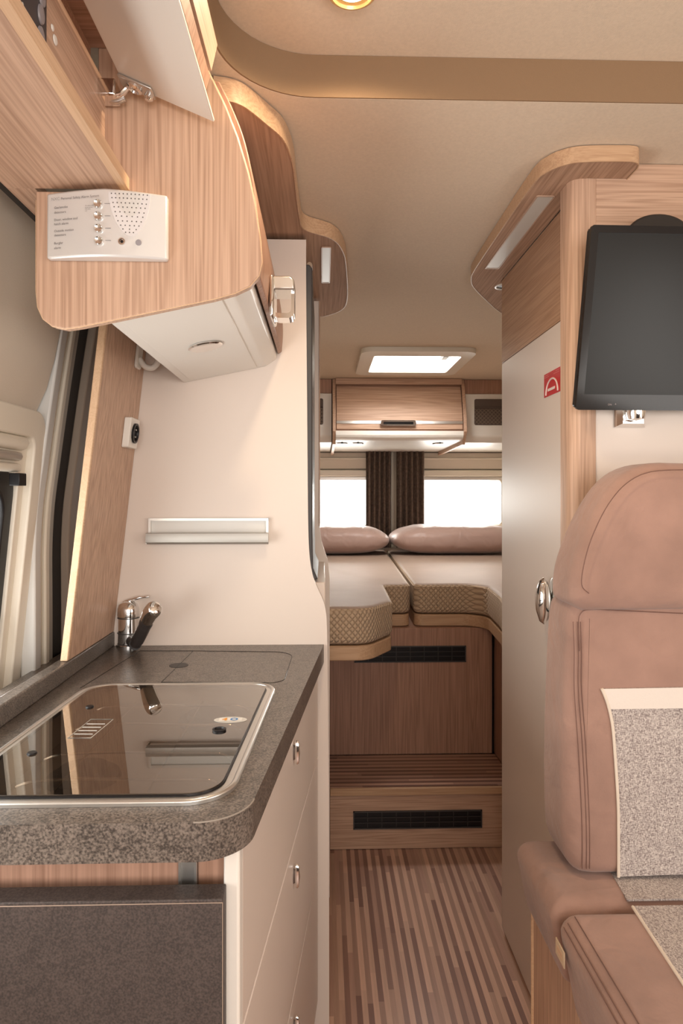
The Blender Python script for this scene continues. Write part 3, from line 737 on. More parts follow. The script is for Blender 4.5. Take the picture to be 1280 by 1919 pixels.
box('fascia', -.335, -.3195, -.30, EY - .001, bz1 + .002, 1.905, WY, nc, bevel=.001)
box('upper_rail', -.36, -.34, -.30, EY - .001, 1.85, 1.965, DX, nc)
box('top_board', -.36, -.19, -.30, EY - .001, 1.956, 1.969, DX, nc)
for a, b in ((103, 75), (98, 52)):
    c = PX(a, b, -.319); lathe('cover_cap', [(.006 if b > 60 else .004, 0), (.005 if b > 60 else .003, .0012), (0, .0016)], c, (1, 0, 0), WHITE, nc, n=16)
# open flap
fa = PY(235, 171, .97); fb = PY(401, 229, .97)
fa = (-.288, .97, 1.895); ft2 = .012
fl = prism('flap_door', [(fa[0], fa[2]), (fb[0], fb[2]), (fb[0] + .001, fb[2] + .004), (fa[0] + .003, fa[2] + ft2), (fa[0] - .004, fa[2] + ft2 - .002)], 'y', -.30, .97, WHITE, nc, bevel=.001)
rm = prism('flap_rim', [(fb[0] - .004, fb[2] + .006), (fb[0] + .001, fb[2] + .005), (fb[0] + .006, fb[2] + .022), (fb[0] + .002, fb[2] + .022)], 'y', -.30, .90, DZ, fl)
prism('flap_rim', [(fb[0] + .003, fb[2] + .030), (fb[0] + .008, fb[2] + .030), (fb[0] + .016, fb[2] + .065), (fb[0] + .010, fb[2] + .065)], 'y', -.30, .90, WY, fl)
prism('rim_recess', [(fb[0] - .008, fb[2] + .022), (fb[0] - .001, fb[2] + .022), (fb[0] - .001, fb[2] + .06), (fb[0] - .008, fb[2] + .06)], 'y', -.30, .90, BROWNDK, fl)
# hinge
hg = box('hinge', -.322, -.295, .955, .986, 1.868, 1.893, CHROME, nc, bevel=.003)
hv = Vector((fb[0] - fa[0], 0, fb[2] - fa[2])).normalized(); hn = Vector((hv.z, 0, -hv.x)) * -1
if hn.z > 0: hn = -hn
def hpt(u, y, d): p_ = Vector((fa[0], 0, fa[2])) + hv * u + hn * d; return (p_.x, y, p_.z)
V = [hpt(u, y, d_) for u in (.0, .052) for y in (.945, .972) for d_ in (.0005, .005)]
put('hinge_plate', V, bx(0, 1, 0, 1, 0, 1)[1], STEEL, hg, bevel=.002)
lathe('hinge_cup', [(.012, 0), (.012, .004), (.008, .006), (.007, .003), (0, .003)], hpt(.024, .958, .004), hn, CHROME, hg, n=20)
lathe('hinge_screw', [(.007, 0), (.007, .006), (.004, .009), (0, .009)], hpt(.046, .962, .004), hn, CHROME, hg, n=16)
tube('hinge_arm', catmull([(-.312, .965, 1.883), (-.302, .965, 1.872), (-.290, .965, 1.874), (-.280, .965, 1.884)], 5), .006, CHROME, hg, flat=.6)
tube('hinge_arm', catmull([(-.312, .975, 1.876), (-.300, .972, 1.868), (-.285, .970, 1.872)], 5), .004, STEEL, hg)
# control panel on the fascia
cp = thing('control_panel', (-.318, .60, 1.80), 'dark control panel with rows of small lights inside the open overhead cabinet', 'control panel')
py1 = PX(88, 50, -.3155)[1]; pz0 = PX(88, 110, -.3155)[2]
box('panel_plate', -.3190, -.3155, .50, py1, pz0 - .0, 1.900, mk('panel_charcoal', (.045, .04, .045), .4), cp, bevel=.001)
for a, b in ((32, 12), (41, 8), (32, 29), (41, 24), (41, 42), (24, 3)):
    c = PX(a, b, -.3153); lathe('indicator_light', [(.0022, 0), (.002, .0012), (0, .0015)], c, (1, 0, 0), LENS, cp, n=12)
for a, b in ((76, 27), (76, 68), (78, -5)):
    c = PX(a, b, -.3153); lathe('push_button', [(.011, 0), (.010, .002), (0, .0025)], c, (1, 0, 0), mk('button_grey', (.28, .25, .26), .4), cp, n=20, sx=.7)

# alarm unit on the end panel
al = thing('safety_alarm_unit', PY(198, 490, EY), 'silver grey safety alarm box with speaker grille on the wooden end panel', 'alarm')
A = PY(83, 364, EY - .02); B = PY(311, 489, EY - .02)
ax0, ax1, az0, az1 = A[0], B[0], B[2], A[2]
def bulge(u): return .012 + .012 * math.sin(math.pi * u)      # thickness of the curved case
n = 24; V = []; Fc = []
def azt(u): return az1 + .0085 - .004 * abs(u - .5) * 2
def azb(u): return az0 + .0045 - .0 * u
for i in range(n + 1):
    u = i / n; x = ax0 + (ax1 - ax0) * u; y = EY - bulge(u)
    V += [(x, EY - .0003, azb(u)), (x, y, azb(u)), (x, y, azt(u)), (x, EY - .0003, azt(u))]
for i in range(n):
    for k in range(4): Fc.append((i * 4 + k, i * 4 + (k + 1) % 4, i * 4 + 4 + (k + 1) % 4, i * 4 + 4 + k))
Fc += [(0, 1, 2, 3), tuple(n * 4 + k for k in range(4))]
put('alarm_case', V, Fc, SILV, al, smooth=True, angle=40, bevel=.003)
def apt(px, py, d=.0006):
    X, _, Z = PY(px, py, EY - .022); u = (X - ax0) / (ax1 - ax0); u = min(max(u, 0), 1); return Vector((X, EY - bulge(u) - d, Z))
def at_alarm(s, px, py, size, m=TEXTM):
    p0 = apt(px, py); p1 = apt(px + 25, py); d_ = (p1 - p0).normalized()
    text('alarm_print', s, size, p0 - Vector((0, .0005, 0)), d_, (0, 0, 1), m, al)
at_alarm('NXC', 92, 372, .0062, mk('pale_print', (.40, .38, .38), .6)); at_alarm('Personal Safety Alarm System', 112, 372, .0049)
for s, y_ in (('Gas/smoke', 388), ('detectors', 397), ('Door, window and', 411), ('hatch alarm', 419), ('Outside motion', 432), ('detectors', 440), ('Burglar', 455), ('alarm', 464)):
    at_alarm(s, 98, y_, .0048)
for k in range(4): at_alarm(('On when LED', 'shows green', 'Off when', 'red')[k], 160, 387 + k * 3.3, .0022)
for k in range(4):
    c = apt(185 + k * .6, 384 + 23 * k)
    bt = lathe('alarm_button', [(.0062, 0), (.0062, .003), (.0052, .0042), (.0035, .0032), (0, .0028)], c, (0, -1, 0), CHROME, al, n=20)
    tube('button_print', [c + Vector((.009, -.0003, .001)), c + Vector((.017, -.0003, .001))], .0003, TEXTM, al, n=4)
# speaker grille: a shield of small holes
sh = [(204, 361), (205, 375), (209, 395), (217, 415), (226, 430), (237, 441), (246, 443), (256, 438), (265, 427), (272, 412), (277, 395), (280, 378), (281, 362)]
sv = [apt(a, b, .0008) for a, b in sh]; m_ = len(sv)
put('speaker_grille', [v for v in sv] + [v + Vector((0, .0008, 0)) for v in sv], [tuple(range(m_))] + [(i, (i + 1) % m_, m_ + (i + 1) % m_, m_ + i) for i in range(m_)], mk('grille_grey', (.68, .66, .67), .4), al)
rows = [(364, 210, 275, 10), (372, 211, 274, 10), (381, 213, 273, 9), (389, 215, 271, 8), (398, 217, 269, 7), (406, 219, 267, 6), (415, 222, 264, 6), (423, 227, 260, 5), (430, 231, 255, 3), (436, 236, 250, 3)]
V = []; Fc = []
for y_, a, b, q in rows:
    for i in range(q):
        c = apt(a + (b - a) * i / (q - 1), y_, .0012); s = len(V)
        V += [c + Vector((.0009 * math.cos(t), 0, .0009 * math.sin(t))) for t in [k * math.pi / 4 for k in range(8)]]; Fc.append(tuple(range(s, s + 8)))
put('grille_holes', V, Fc, DGREY, al)
c = apt(229, 453.5); lathe('key_socket', [(.0052, 0), (.005, .002), (.0036, .002), (.003, .0005), (0, .0005)], c, (0, -1, 0), CHROME, al, n=20)
lathe('key_hole', [(.0022, 0), (0, .0003)], c + Vector((0, -.0008, 0)), (0, -1, 0), BLACK, al, n=12)
c = apt(259, 453.5); lathe('sensor_window', [(.0045, 0), (.004, .001), (0, .001)], c, (0, -1, 0), mk('sensor_grey', (.32, .30, .32), .4), al, n=20)

# =================================================================== CURVED CORNICES
def cornice(name, outer, inner, label, lightrect, z1=CZ - .002, th=.03):
    t = thing(name, (outer[0][0], outer[0][1], z1 - th), label, 'cornice', 'curved ceiling cornices')
    o = outer + inner
    prism('cornice_board', o, 'z', z1 - th, z1, WU, t)
    n_ = len(outer); off = inset(o, -.0025)[:n_]
    V = [(*p, z) for z in (z1 - th - .001, z1) for p in outer] + [(*p, z) for z in (z1 - th - .001, z1) for p in off]
    Fc = []
    for i in range(n_ - 1):
        Fc += [(2 * n_ + i, 2 * n_ + i + 1, 3 * n_ + i + 1, 3 * n_ + i), (i, i + 1, 2 * n_ + i + 1, 2 * n_ + i), (n_ + i, n_ + i + 1, 3 * n_ + i + 1, 3 * n_ + i)]
    put('edge_band', V, Fc, WEX, t, smooth=True, angle=60)
    x0, x1, y0, y1 = lightrect
    lg = prism('light_strip', rect(x0, x1, y0, y1, .003), 'z', z1 - th - .0012, z1 - th + .002, LENS, t)
    ringo = rect(x0 - .003, x1 + .003, y0 - .003, y1 + .003, .004)
    prism('light_surround', ringo, 'z', z1 - th - .0022, z1 - th, mk('light_rim', (.50, .34, .25), .4), lg, holes=[rect(x0, x1, y0, y1, .003)])
    return t
zc = CZ - .002
tl = [(400, 143), (450, 155), (500, 195), (530, 225), (547, 270), (553, 320), (560, 375), (570, 402), (620, 420), (640, 442), (648, 475), (650, 540)]
ol = [PZ(a, b, zc)[:2] for a, b in tl]; ol += [(.060, 2.28), (.0, 2.36)]
ol = catmull(ol, 6)
cl = cornice('ceiling_cornice', ol, [(-.30, 2.36), (-.30, ol[0][1])], 'curved wooden ceiling cornice on the left above the cream partition', (-.005 + .004, .018, 1.70, 1.98), th=.036)
tr_ = [(.612, 1.3285), (.612, 1.285), (.607, 1.270), (.596, 1.262), (.570, 1.260), (.50, 1.264), (.468, 1.276), (.445, 1.303), (.432, 1.36), (.430, 1.60), (.431, 1.88), (.440, 1.96), (.462, 2.03), (.52, 2.14), (.60, 2.28), (.66, 2.36)]
orr = [tr_[0]] + catmull(tr_[1:], 5)
cr = cornice('ceiling_cornice', orr, [(.90, 2.36), (.90, 1.99), (.5305, 1.99), (.5305, 1.328)], 'curved wooden ceiling cornice with inset light strip over the washroom door', (.458, .492, 1.41, 1.86), th=.030)
lathe('cable_ring', [(.030, 0), (.031, .003), (.026, .004), (.025, 0)], (.555, 2.02, zc - .030), (0, 0, -1), WHITE, cr, n=24)
lathe('cable_ring', [(.025, 0), (0, .0005)], (.555, 2.02, zc - .0305), (0, 0, -1), BLACK, cr, n=24)

# =================================================================== WASHROOM CABIN, RIGHT
wc = thing('washroom_cabin', (.9, 1.6, 0), 'washroom cabin with cream walls, wooden corner post and header', 'cabin')
box('side_panel', .5375, .56, 1.40, 1.967, .003, CZ - .001, CREAM, wc, bevel=.002)
box('rear_panel', .56, 1.355, 1.945, 1.967, .003, CZ - .001, CREAM, wc, bevel=0)
FY = 1.33
frx = PY(1117, 700, FY)[0]
box('front_panel', frx - .01, 1.355, FY + .002, FY + .02, .003, 1.80, CREAM, wc, bevel=0)
post = fillet([(.499, FY), (frx, FY), (frx, 1.41), (.515, 1.41), (.499, 1.39)], [.028, .001, 0, 0, .01], 8)
prism('corner_post', post, 'z', .003, CZ - .001, WZ, wc)
box('front_header', frx, 1.355, FY, FY + .018, PY(0, 560, FY)[2], CZ - .001, WX, wc, bevel=.001)
box('frame_stile', frx, frx + .016, FY - .0008, FY + .01, PY(0, 900, FY)[2] - 1.1, PY(0, 560, FY)[2], WZ, wc, bevel=.001) if False else None
wd = box('washroom_door', .531, .537, 1.425, 1.966, .02, 1.690, CREAM, wc, bevel=.002)
box('door_header', .531, .537, 1.425, 1.966, 1.692, CZ - .034, DX if False else wood('header_grain_y', 1, (.50, .31, .20), (.36, .21, .13)), wc, bevel=.001)
box('door_edge_strip', .5295, .5375, 1.413, 1.424, .02, CZ - .034, PIPE, wc, bevel=.001)
# handle
hy = PX(1012, 1126, .50); hd = thing
c = Vector((.505, hy[1], hy[2]))
base = lathe('door_handle', [(.006, 0), (.028, .003), (.046, .010), (.054, .018), (.047, .027), (.024, .034), (0, .036)], (.526, c.y, c.z), (-1, 0, 0), CHROME, wd, sx=.42, ref=(0, 0, 1), n=32, angle=70)
lathe('handle_rose', [(.056, 0), (.056, .004), (.050, .006)], (.531, c.y - .006, c.z - .002), (-1, 0, 0), STEEL, wd, sx=.44, ref=(0, 0, 1))
tube('latch_lever', [(.528, c.y - .02, c.z - .026), (.516, c.y - .055, c.z - .028), (.514, c.y - .10, c.z - .028)], .004, BLACK, wd)
# red fire-blanket style label
s0 = PX(1020, 745, .5303); s1 = PX(1051, 736, .5303)
lb = thing('safety_sticker', (.530, (s0[1] + s1[1]) / 2, s0[2]), 'red safety sticker with a white arch on the cream washroom door', 'sticker')
ya, yb = PX(1051, 740, .5303)[1], PX(1020, 740, .5303)[1]; za = PX(1020, 746, .5303)[2]; zb = PX(1020, 703, .5303)[2]
box('sticker_field', .5298, .5306, ya, yb, za, zb, RED, lb, bevel=0)
yc = (ya + yb) / 2; hw = (yb - ya) / 2; hh = zb - za
arc = [(.5294, yc + hw * .72 * math.cos(t * math.pi / 16), za + hh * .06 + hh * .62 * math.sin(t * math.pi / 16)) for t in range(17)]
tube('arch_symbol', arc, .0022, LWHITE, lb, n=6)
box('bar_symbol', .5290, .5297, yc - hw * .36, yc + hw * .50, za + hh * .20, za + hh * .31, LWHITE, lb, bevel=0)
for yy0, yy1, z_ in ((.42, .9, .92), (.35, .9, .84), (-.9, -.45, .92), (-.9, -.2, .84)):
    box('print_line', .5292, .5297, yc + hw * yy0, yc + hw * yy1, za + hh * (z_ - .018), za + hh * (z_ + .014), mk('pink_print', (.68, .16, .16), .5), lb, bevel=0)

# television
tv = thing('television', (.75, 1.25, 1.47), 'black flat television mounted on the washroom front wall', 'television')
TA = Vector(PY(1107, 421, 1.205)); TB = Vector(PY(1079, 768, 1.278))
ex = Vector((1, .015, -.002)).normalized(); ez = (TA - TB); TH_ = ez.length; ez.normalize(); ez = (ez - ex * ez.dot(ex)).normalized(); ey = ez.cross(ex).normalized()
if ey.y < 0: ey = -ey
TBL = TB
TW = .52
def T(u, v, d): return TBL + ex * u + ez * v + ey * d
def tslab(name, u0, u1, v0, v1, d0, d1, m, par, bevel=.002):
    V = [T(u, v, d) for u in (u0, u1) for d in (d0, d1) for v in (v0, v1)]
    return put(name, V, bx(0, 1, 0, 1, 0, 1)[1], m, par, bevel=bevel)
tslab('tv_body', .002, TW - .002, .002, TH_ - .002, .006, .030, BLACK, tv, .006)
bo = rect(0, TW, 0, TH_, .006, 5); bi = rect(.014, TW - .014, .030, TH_ - .013, .001, 2)
def tplate(name, out, hole, d0, d1, m, par):
    o = prism(name, out, 'z', d0, d1, m, None, holes=[hole] if hole else ())
    me = o.data; c0 = o.location.copy()
    pts = [T(*(v.co + c0)) for v in me.vertices]; fs = [tuple(p_.vertices) for p_ in me.polygons]
    bpy.data.objects.remove(o); bpy.data.meshes.remove(me)
    return put(name, pts, fs, m, par, smooth=True)
GB = mk('gloss_black', (.008, .007, .008), .12, spec=.3)
tplate('tv_bezel', bo, bi, 0, .008, GB, tv)
tplate('tv_screen', rect(.013, TW - .013, .029, TH_ - .012), None, .003, .006, SCREEN, tv)
tslab('screen_edge_line', .0135, TW - .014, .0285, .0297, .0002, .001, DGREY, tv, 0)
text('standby_print', 'ON', .005, T(.062, .009, -.0004), ex, ez, mk('bezel_print', (.35, .30, .3), .5), tv)
text('standby_print', '+', .007, T(.075, .009, -.0004), ex, ez, MATS['bezel_print'], tv)
# rounded back hump and its dome above the screen
hb = [T(.19 + .11 * math.cos(math.pi * k / 16) * -1, TH_ - .03 + .058 * math.sin(math.pi * k / 16), 0) for k in range(17)]
hb = []
cxx = PY(1228, 400, 1.27)
arcp = [(PY(1228, 0, 1.28)[0] + .062 * math.cos(math.pi * k / 20), PY(0, 432, 1.28)[2] + .040 * math.sin(math.pi * k / 20)) for k in range(21)]
prism('tv_back_housing', arcp, 'y', 1.262, 1.29, mk('housing_black', (.02, .017, .016), .35), tv, bevel=.004)
# chrome bracket
br = thing('television_bracket', PY(1188, 800, 1.31), 'square chrome wall bracket below and behind the television', 'bracket')
bxa = PY(1159, 799, 1.31); bxb = PY(1217, 760, 1.31)
hx0, hx1, hz0 = bxa[0], bxb[0], bxa[2]
merge('bracket_plate', [([(hx0, 1.329, hz0), (hx1, 1.329, hz0), (hx1, 1.329, hz0 + .10), (hx0, 1.329, hz0 + .10), (hx0 + .010, 1.312, hz0 + .006), (hx1 - .010, 1.312, hz0 + .006), (hx1 - .010, 1.312, hz0 + .094), (hx0 + .010, 1.312, hz0 + .094)],
      [(0, 1, 2, 3), (4, 5, 6, 7), (0, 1, 5, 4), (1, 2, 6, 5), (2, 3, 7, 6), (3, 0, 4, 7)])], CHROME, br)
lathe('bracket_joint', [(.0, -.0), (.016, .003), (.019, .014), (.019, .09)], ((hx0 + hx1) / 2, 1.300, hz0 + .010), (0, 0, 1), CHROME, br, n=24)
tube('bracket_arm', [((hx0 + hx1) / 2, 1.30, hz0 + .08), T(.13, .10, .032)], .012, STEEL, br)

# =================================================================== BENCH SEAT
bs = thing('bench_seat', (.8, .95, 0), 'brown microfibre bench seat with grey tweed insert below the television', 'seat')
SZ = .672
# wooden base
box('seat_base', .386, 1.34, .52, 1.215, .003, .555, wood('base_grain_z', 2), bs, bevel=.002)
tube('base_edge', [(.386, 1.215, .01), (.386, 1.215, .55)], .004, WE, bs)
# cushions
rc = fillet([(.350, 1.012), (1.33, 1.012), (1.33, 1.222), (.350, 1.222)], [.012, .02, .02, .03], 8)
def sag(x, y, z): return (x + (.024 * max(0, (SZ - .02 - z)) / .12 if x < .5 else 0), y, z)
puff('rear_seat_cushion', rc, 'z', SZ - .135, SZ, .028, MAUVE, bs, warp=sag)
fc_ = fillet([(.352, .50), (1.33, .50), (1.33, 1.006), (.352, 1.006)], [.05, .05, .03, .03], 8)
puff('front_seat_cushion', fc_, 'z', SZ - .165, SZ + .002, .030, MAUVE, bs, warp=sag)
# backrest
BY = 1.075
bl = [(1056, 1130), (1038, 1142), (1031, 1180), (1027, 1260), (1023, 1380), (1022, 1480), (1023, 1560), (1026, 1600), (1034, 1625), (1050, 1640), (1075, 1644)]
bo_ = xz(bl, 1.175); zt = PY(0, 1130, 1.09)[2]; sc = (zt - (SZ + .002)) / (bo_[0][1] - bo_[-1][1]); bo_ = [(x, zt - (bo_[0][1] - z) * sc) for x, z in bo_]; zb_ = SZ + .002
bo_ = [(x, max(z, zb_)) for x, z in bo_]
bk = catmull(bo_, 3) + [(1.30, zb_), (1.33, zb_ + .03), (1.33, zt - .02), (1.31, zt)]
puff('backrest', bk, 'y', BY, 1.205, .028, MAUVE, bs, seg=8)
hl = [(1062, 1133), (1041, 1118), (1038, 1100), (1042, 1060), (1058, 1010), (1082, 958), (1112, 912), (1145, 884), (1185, 870), (1240, 867), (1300, 868)]
ho = xz(hl, 1.15); ho = [(x, min(z, PY(0, 867, 1.10)[2])) for x, z in ho]; hb_ = PY(0, 1136, 1.09)[2]
hk_ = catmull(ho, 3) + [(1.26, ho[-1][1]), (1.32, 1.20), (1.33, hb_ + .02), (1.31, hb_)] 
puff('headrest', hk_, 'y', 1.055, 1.185, .035, MAUVE, bs, seg=8)
# seams and stitching
def stitch(name, pts, Y, r=.0011, m=STITCH): return tube(name, [PY(a, b, Y) for a, b in catmull(pts, 5)], r, m, bs, n=6)
for dx in (0, 8, 14):
    stitch('stitching', [(1074 + dx, 1165), (1076 + dx, 1225), (1076 + dx, 1290), (1083 + dx, 1390), (1089 + dx, 1500), (1091 + dx, 1560), (1091 + dx, 1628)], BY - .0004, .0007)
stitch('stitching', [(1086, 1220), (1084, 1170), (1088, 1150), (1105, 1142), (1160, 1144), (1290, 1150)], BY - .0004, .0008)
stitch('stitching', [(1104, 1112), (1090, 1095), (1096, 1050), (1112, 1000), (1140, 945), (1175, 905), (1220, 884), (1290, 880)], 1.0547, .0008)
# insert
il = [(1127, 1290), (1138, 1318), (1147, 1360), (1152, 1420), (1157, 1500), (1158, 1560), (1158, 1642)]
ip = [PY(a, b, BY) for a, b in catmull(il, 4)]; zi = PY(0, 1290, BY)[2]
o_ = [(p_[0], p_[2]) for p_ in ip] + [(1.20, PY(0, 1642, BY)[2]), (1.23, zi)]
o_ = [(a, max(b, zb_ + .005)) for a, b in o_]
prism('tweed_insert', o_, 'y', BY - .0025, BY + .002, TWEED, bs)
zm = PY(0, 1338, BY)[2]
tb = [p_ for p_ in o_[:-2] if p_[1] > zm]
prism('cream_band', tb + [(tb[-1][0] + .003, zm), (1.215, zm + .002), (1.23, zi)], 'y', BY - .0040, BY - .0027, CREAMF, bs)
tube('piping', [(p_[0], BY - .0022, max(p_[2], zb_ + .003)) for p_ in ip], .0026, PIPE, bs)
# seat insert
g0 = PZ(1157, 1648, SZ); g1 = PZ(1165, 1668, SZ + .003); g2 = PZ(1280, 1843, SZ + .003)
dxy = ((g2[0] - g1[0]) / (g2[1] - g1[1]))
def gx(y): return g1[0] + dxy * (y - g1[1])
fi = [(gx(.53), .53), (1.2, .53), (1.2, 1.0), (gx(1.0), 1.0)]
prism('tweed_seat_insert', fi, 'z', SZ + .0015, SZ + .0045, TWEED, bs)
prism('tweed_seat_insert', [(gx(1.014), 1.02), (1.2, 1.02), (1.2, 1.10), (g0[0] - .002, 1.10)], 'z', SZ - .001, SZ + .002, TWEED, bs)
tube('piping', [(gx(.53), .53, SZ + .003), (gx(.8), .8, SZ + .003), (gx(1.0), 1.0, SZ + .003)], .0024, PIPE, bs)
for off in (0, .006):
    tube('stitching', [(.3555 + off, y_, SZ - .010 + off) for y_ in (.55, .7, .85, .975)], .0007, STITCH, bs, n=6)
tube('stitching', [(.374, y_, SZ + .0022) for y_ in (.55, .7, .85, .96, .98)], .0008, STITCH, bs, n=6)
# small woven tag
tg = PX(1050, 1782, .3515)
tp_ = box('label_tag', .349, .3512, tg[1] - .022, tg[1] + .014, tg[2] - .012, tg[2] + .012, GOLD, bs, bevel=.001)
box('tag_border', .3486, .3492, tg[1] - .014, tg[1] + .006, tg[2] - .005, tg[2] + .005, WE, tp_, bevel=0)

# =================================================================== REAR: STEP, BED BASE, BEDS
sx0, sx1 = .026, .712
stp = thing('step', (.37, 2.6, 0), 'wooden step with striped tread in front of the bed base', 'step')
box('step_riser', sx0, .710, 2.443, 2.46, .002, .198, WX, stp, bevel=.001)
box('step_box', sx0, .710, 2.46, 2.735, .002, .200, DX, stp, bevel=0)
box('step_nosing', sx0, .710, 2.432, 2.735, .201, .2285, WEX, stp, bevel=.003)
box('step_tread', sx0, .710, 2.442, 2.737, .2286, .2315, STEPM, stp, bevel=0)
def vent(name, parent, px0, px1, py0, py1, Y, cols=9):
    A_ = PY(px0, py0, Y); B_ = PY(px1, py1, Y); x0, x1, z1, z0 = A_[0], B_[0], A_[2], B_[2]
    g = merge(name, [bx(x0, x1, Y - .006, Y, z1 - .004, z1), bx(x0, x1, Y - .006, Y, z0, z0 + .004), bx(x0, x0 + .004, Y - .006, Y, z0, z1), bx(x1 - .004, x1, Y - .006, Y, z0, z1)], DGREY, parent)
    h = (z1 - z0 - .008) / 3
    merge('vent_slats', [bx(x0 + .004, x1 - .004, Y - .005, Y - .002, z0 + .004 + h * k - .0015, z0 + .004 + h * k + .0015) for k in (1, 2)] + [bx(x0 + (x1 - x0) * k / cols - .0012, x0 + (x1 - x0) * k / cols + .0012, Y - .004, Y - .001, z0, z1) for k in range(1, cols)], mk('vent_slat', (.035, .03, .03), .4), g)
    box('vent_backing', x0 + .003, x1 - .003, Y - .0012, Y - .0004, z0 + .003, z1 - .003, BLACK, g, bevel=0)
vent('vent_grille', stp, 662, 903, 1520, 1550, 2.443)
bb = thing('bed_platform', (.37, 3.5, 0), 'dark wood bed base with vent grille under both mattresses', 'bed platform')
box('front_panel', sx0, .700, 2.742, 2.76, .2325, .752, DZ, bb, bevel=.001)
vent('vent_grille', bb, 664, 873, 1211, 1240, 2.742, 8)
box('panel_edge', .7005, .7035, 2.738, 2.76, .2325, .752, BLACK, bb, bevel=0)
box('right_side_panel', .712, .73, 2.03, 2.76, .2325, .752, DZ, bb, bevel=0)
box('left_locker', -.58, .018, 2.19, 2.74, .004, .752, DZ, bb, bevel=0)
box('main_box', -.58, .70, 2.762, 4.6, .004, .752, DZ, bb, bevel=0)
box('right_box', .735, 1.34, 2.03, 4.6, .004, .752, DZ, bb, bevel=0)
# bed boards
BO1 = fillet([(-.56, 2.19), (.155, 2.19), (.245, 2.34), (.255, 2.765), (.365, 2.765), (.425, 4.55), (-.56, 4.55)], [0, .09, .06, .03, .04, 0, 0], 10)
BO2 = fillet([(.378, 2.765), (.672, 2.765), (.645, 2.42), (.595, 2.10), (.68, 2.02), (1.33, 2.02), (1.33, 4.55), (.437, 4.55)], [.04, .10, .10, .05, .03, 0, 0, 0], 10)
m1 = thing('mattress', (-.05, 3.3, .80), 'left bed mattress with quilted side, reaching further forward to a rounded corner', 'mattress', 'rear bed mattresses')
m2 = thing('mattress', (.85, 3.3, .80), 'right bed mattress with quilted side, running behind the washroom cabin', 'mattress', 'rear bed mattresses')
def fmq(p, c): return 0 if p.normal.z > .75 or p.center.z > .058 else 1
for o_, t_ in ((BO1, m1), (BO2, m2)):
    puff('mattress_body', o_, 'z', .806, .932, .022, BEDTOP, t_, mats=[BEDTOP, QUILT], fm=fmq)
    tube('top_piping', [(*p_, .918) for p_ in inset(o_, .0025)], .003, QUILT, t_, closed=True, n=6)
for o_, nm in ((BO1, 'wooden bed board with curved front edge under the left mattress'), (BO2, 'wooden bed board with curved front edge under the right mattress')):
    t_ = thing('bed_board', (o_[0][0], o_[0][1], .755), nm, 'bed board', 'wooden bed boards')
    ob = inset(o_, .004)
    prism('board', ob, 'z', .754, .803, WEX, t_, bevel=.004)
# pillows
def pillow(name, x0, x1, y0, y1, z0, z1, label):
    cx_, cy_, cz_ = (x0 + x1) / 2, (y0 + y1) / 2, (z0 + z1) / 2; a_, b_, c_ = (x1 - x0) / 2, (y1 - y0) / 2, (z1 - z0) / 2
    V = []; Fc = []; nu, nv = 48, 20
    for i in range(nv + 1):
        ph = -math.pi / 2 + math.pi * i / nv
        for k in range(nu):
            th = 2 * math.pi * k / nu
            def sp_(v, e): return math.copysign(abs(v) ** e, v)
            X = sp_(math.cos(th), .42) * sp_(math.cos(ph), .55); Y_ = sp_(math.sin(th), .42) * sp_(math.cos(ph), .55); Z_ = sp_(math.sin(ph), .85)
            flatb = Z_ if Z_ > 0 else Z_ * (1 - .1)
            wr = .03 * math.sin(X * 23 + Y_ * 5) * (1 - abs(X) ** 3) * (Z_ > 0)
            V.append((cx_ + a_ * X, cy_ + b_ * Y_, cz_ + c_ * (flatb * (1 - .25 * abs(X) ** 6)) + c_ * wr))
    for i in range(nv):
        for k in range(nu): Fc.append((i * nu + k, i * nu + (k + 1) % nu, (i + 1) * nu + (k + 1) % nu, (i + 1) * nu + k))
    lowest = min(v[2] for v in V); V = [(v[0], v[1], v[2] + z0 - lowest) for v in V]
    return tag(put(name, V, Fc, PILL, smooth=True, angle=180), label, 'pillow', 'pillows on the rear bed')
pillow('pillow', -.42, .415, 4.0, 4.48, .934, 1.125, 'left satin pillow below the left rear window')
pillow('pillow', .425, 1.26, 4.0, 4.48, .934, 1.125, 'right satin pillow below the right rear window')

# =================================================================== REAR: CABINETS, WINDOWS, CURTAINS, HATCH
rcab = thing('rear_overhead_cabinet', (.43, 4.2, 1.6), 'centre rear overhead cabinet with wooden flap, chrome handle and white base', 'cabinet')
RX0, RX1 = .055, .815
bodyp = [(3.86, CZ - .002), (3.84, 1.94), (3.80, 1.82), (3.77, 1.72), (3.765, 1.665), (4.60, 1.665), (4.60, CZ - .002)]
prism('cabinet_body', bodyp, 'x', RX0 + .02, RX1 - .02, DX, rcab)
for x_ in (RX0, RX1 - .018):
    prism('side_panel', [(3.83, CZ - .002), (3.80, 1.90), (3.755, 1.74), (3.745, 1.66), (3.80, 1.59), (4.60, 1.575), (4.60, CZ - .002)], 'x', x_, x_ + .018, WY, rcab, bevel=.002)
box('top_rail', RX0 + .0185, RX1 - .0185, 3.80, 3.84, 1.935, CZ - .002, WX, rcab)
fp = [(3.825, 1.925), (3.795, 1.85), (3.772, 1.78), (3.760, 1.72), (3.757, 1.672)]
dflap = prism('flap_door', fp + [(y + .014, z) for y, z in fp[::-1]], 'x', RX0 + .022, RX1 - .022, WX, rcab, bevel=.002)
prism('door_groove_trim', [(3.7545, 1.704), (3.7600, 1.720), (3.762, 1.720), (3.762, 1.704)], 'x', RX0 + .022, RX1 - .022, STEEL, dflap)
hp_ = prism('door_handle', [(a, b) for a, b in rect(.325, .525, 1.690, 1.722, .012)], 'y', 3.738, 3.752, CHROME, dflap, holes=[rect(.340, .510, 1.698, 1.712, .006)], bevel=0)
box('handle_recess', .334, .516, 3.752, 3.757, 1.696, 1.716, BLACK, hp_, bevel=0)
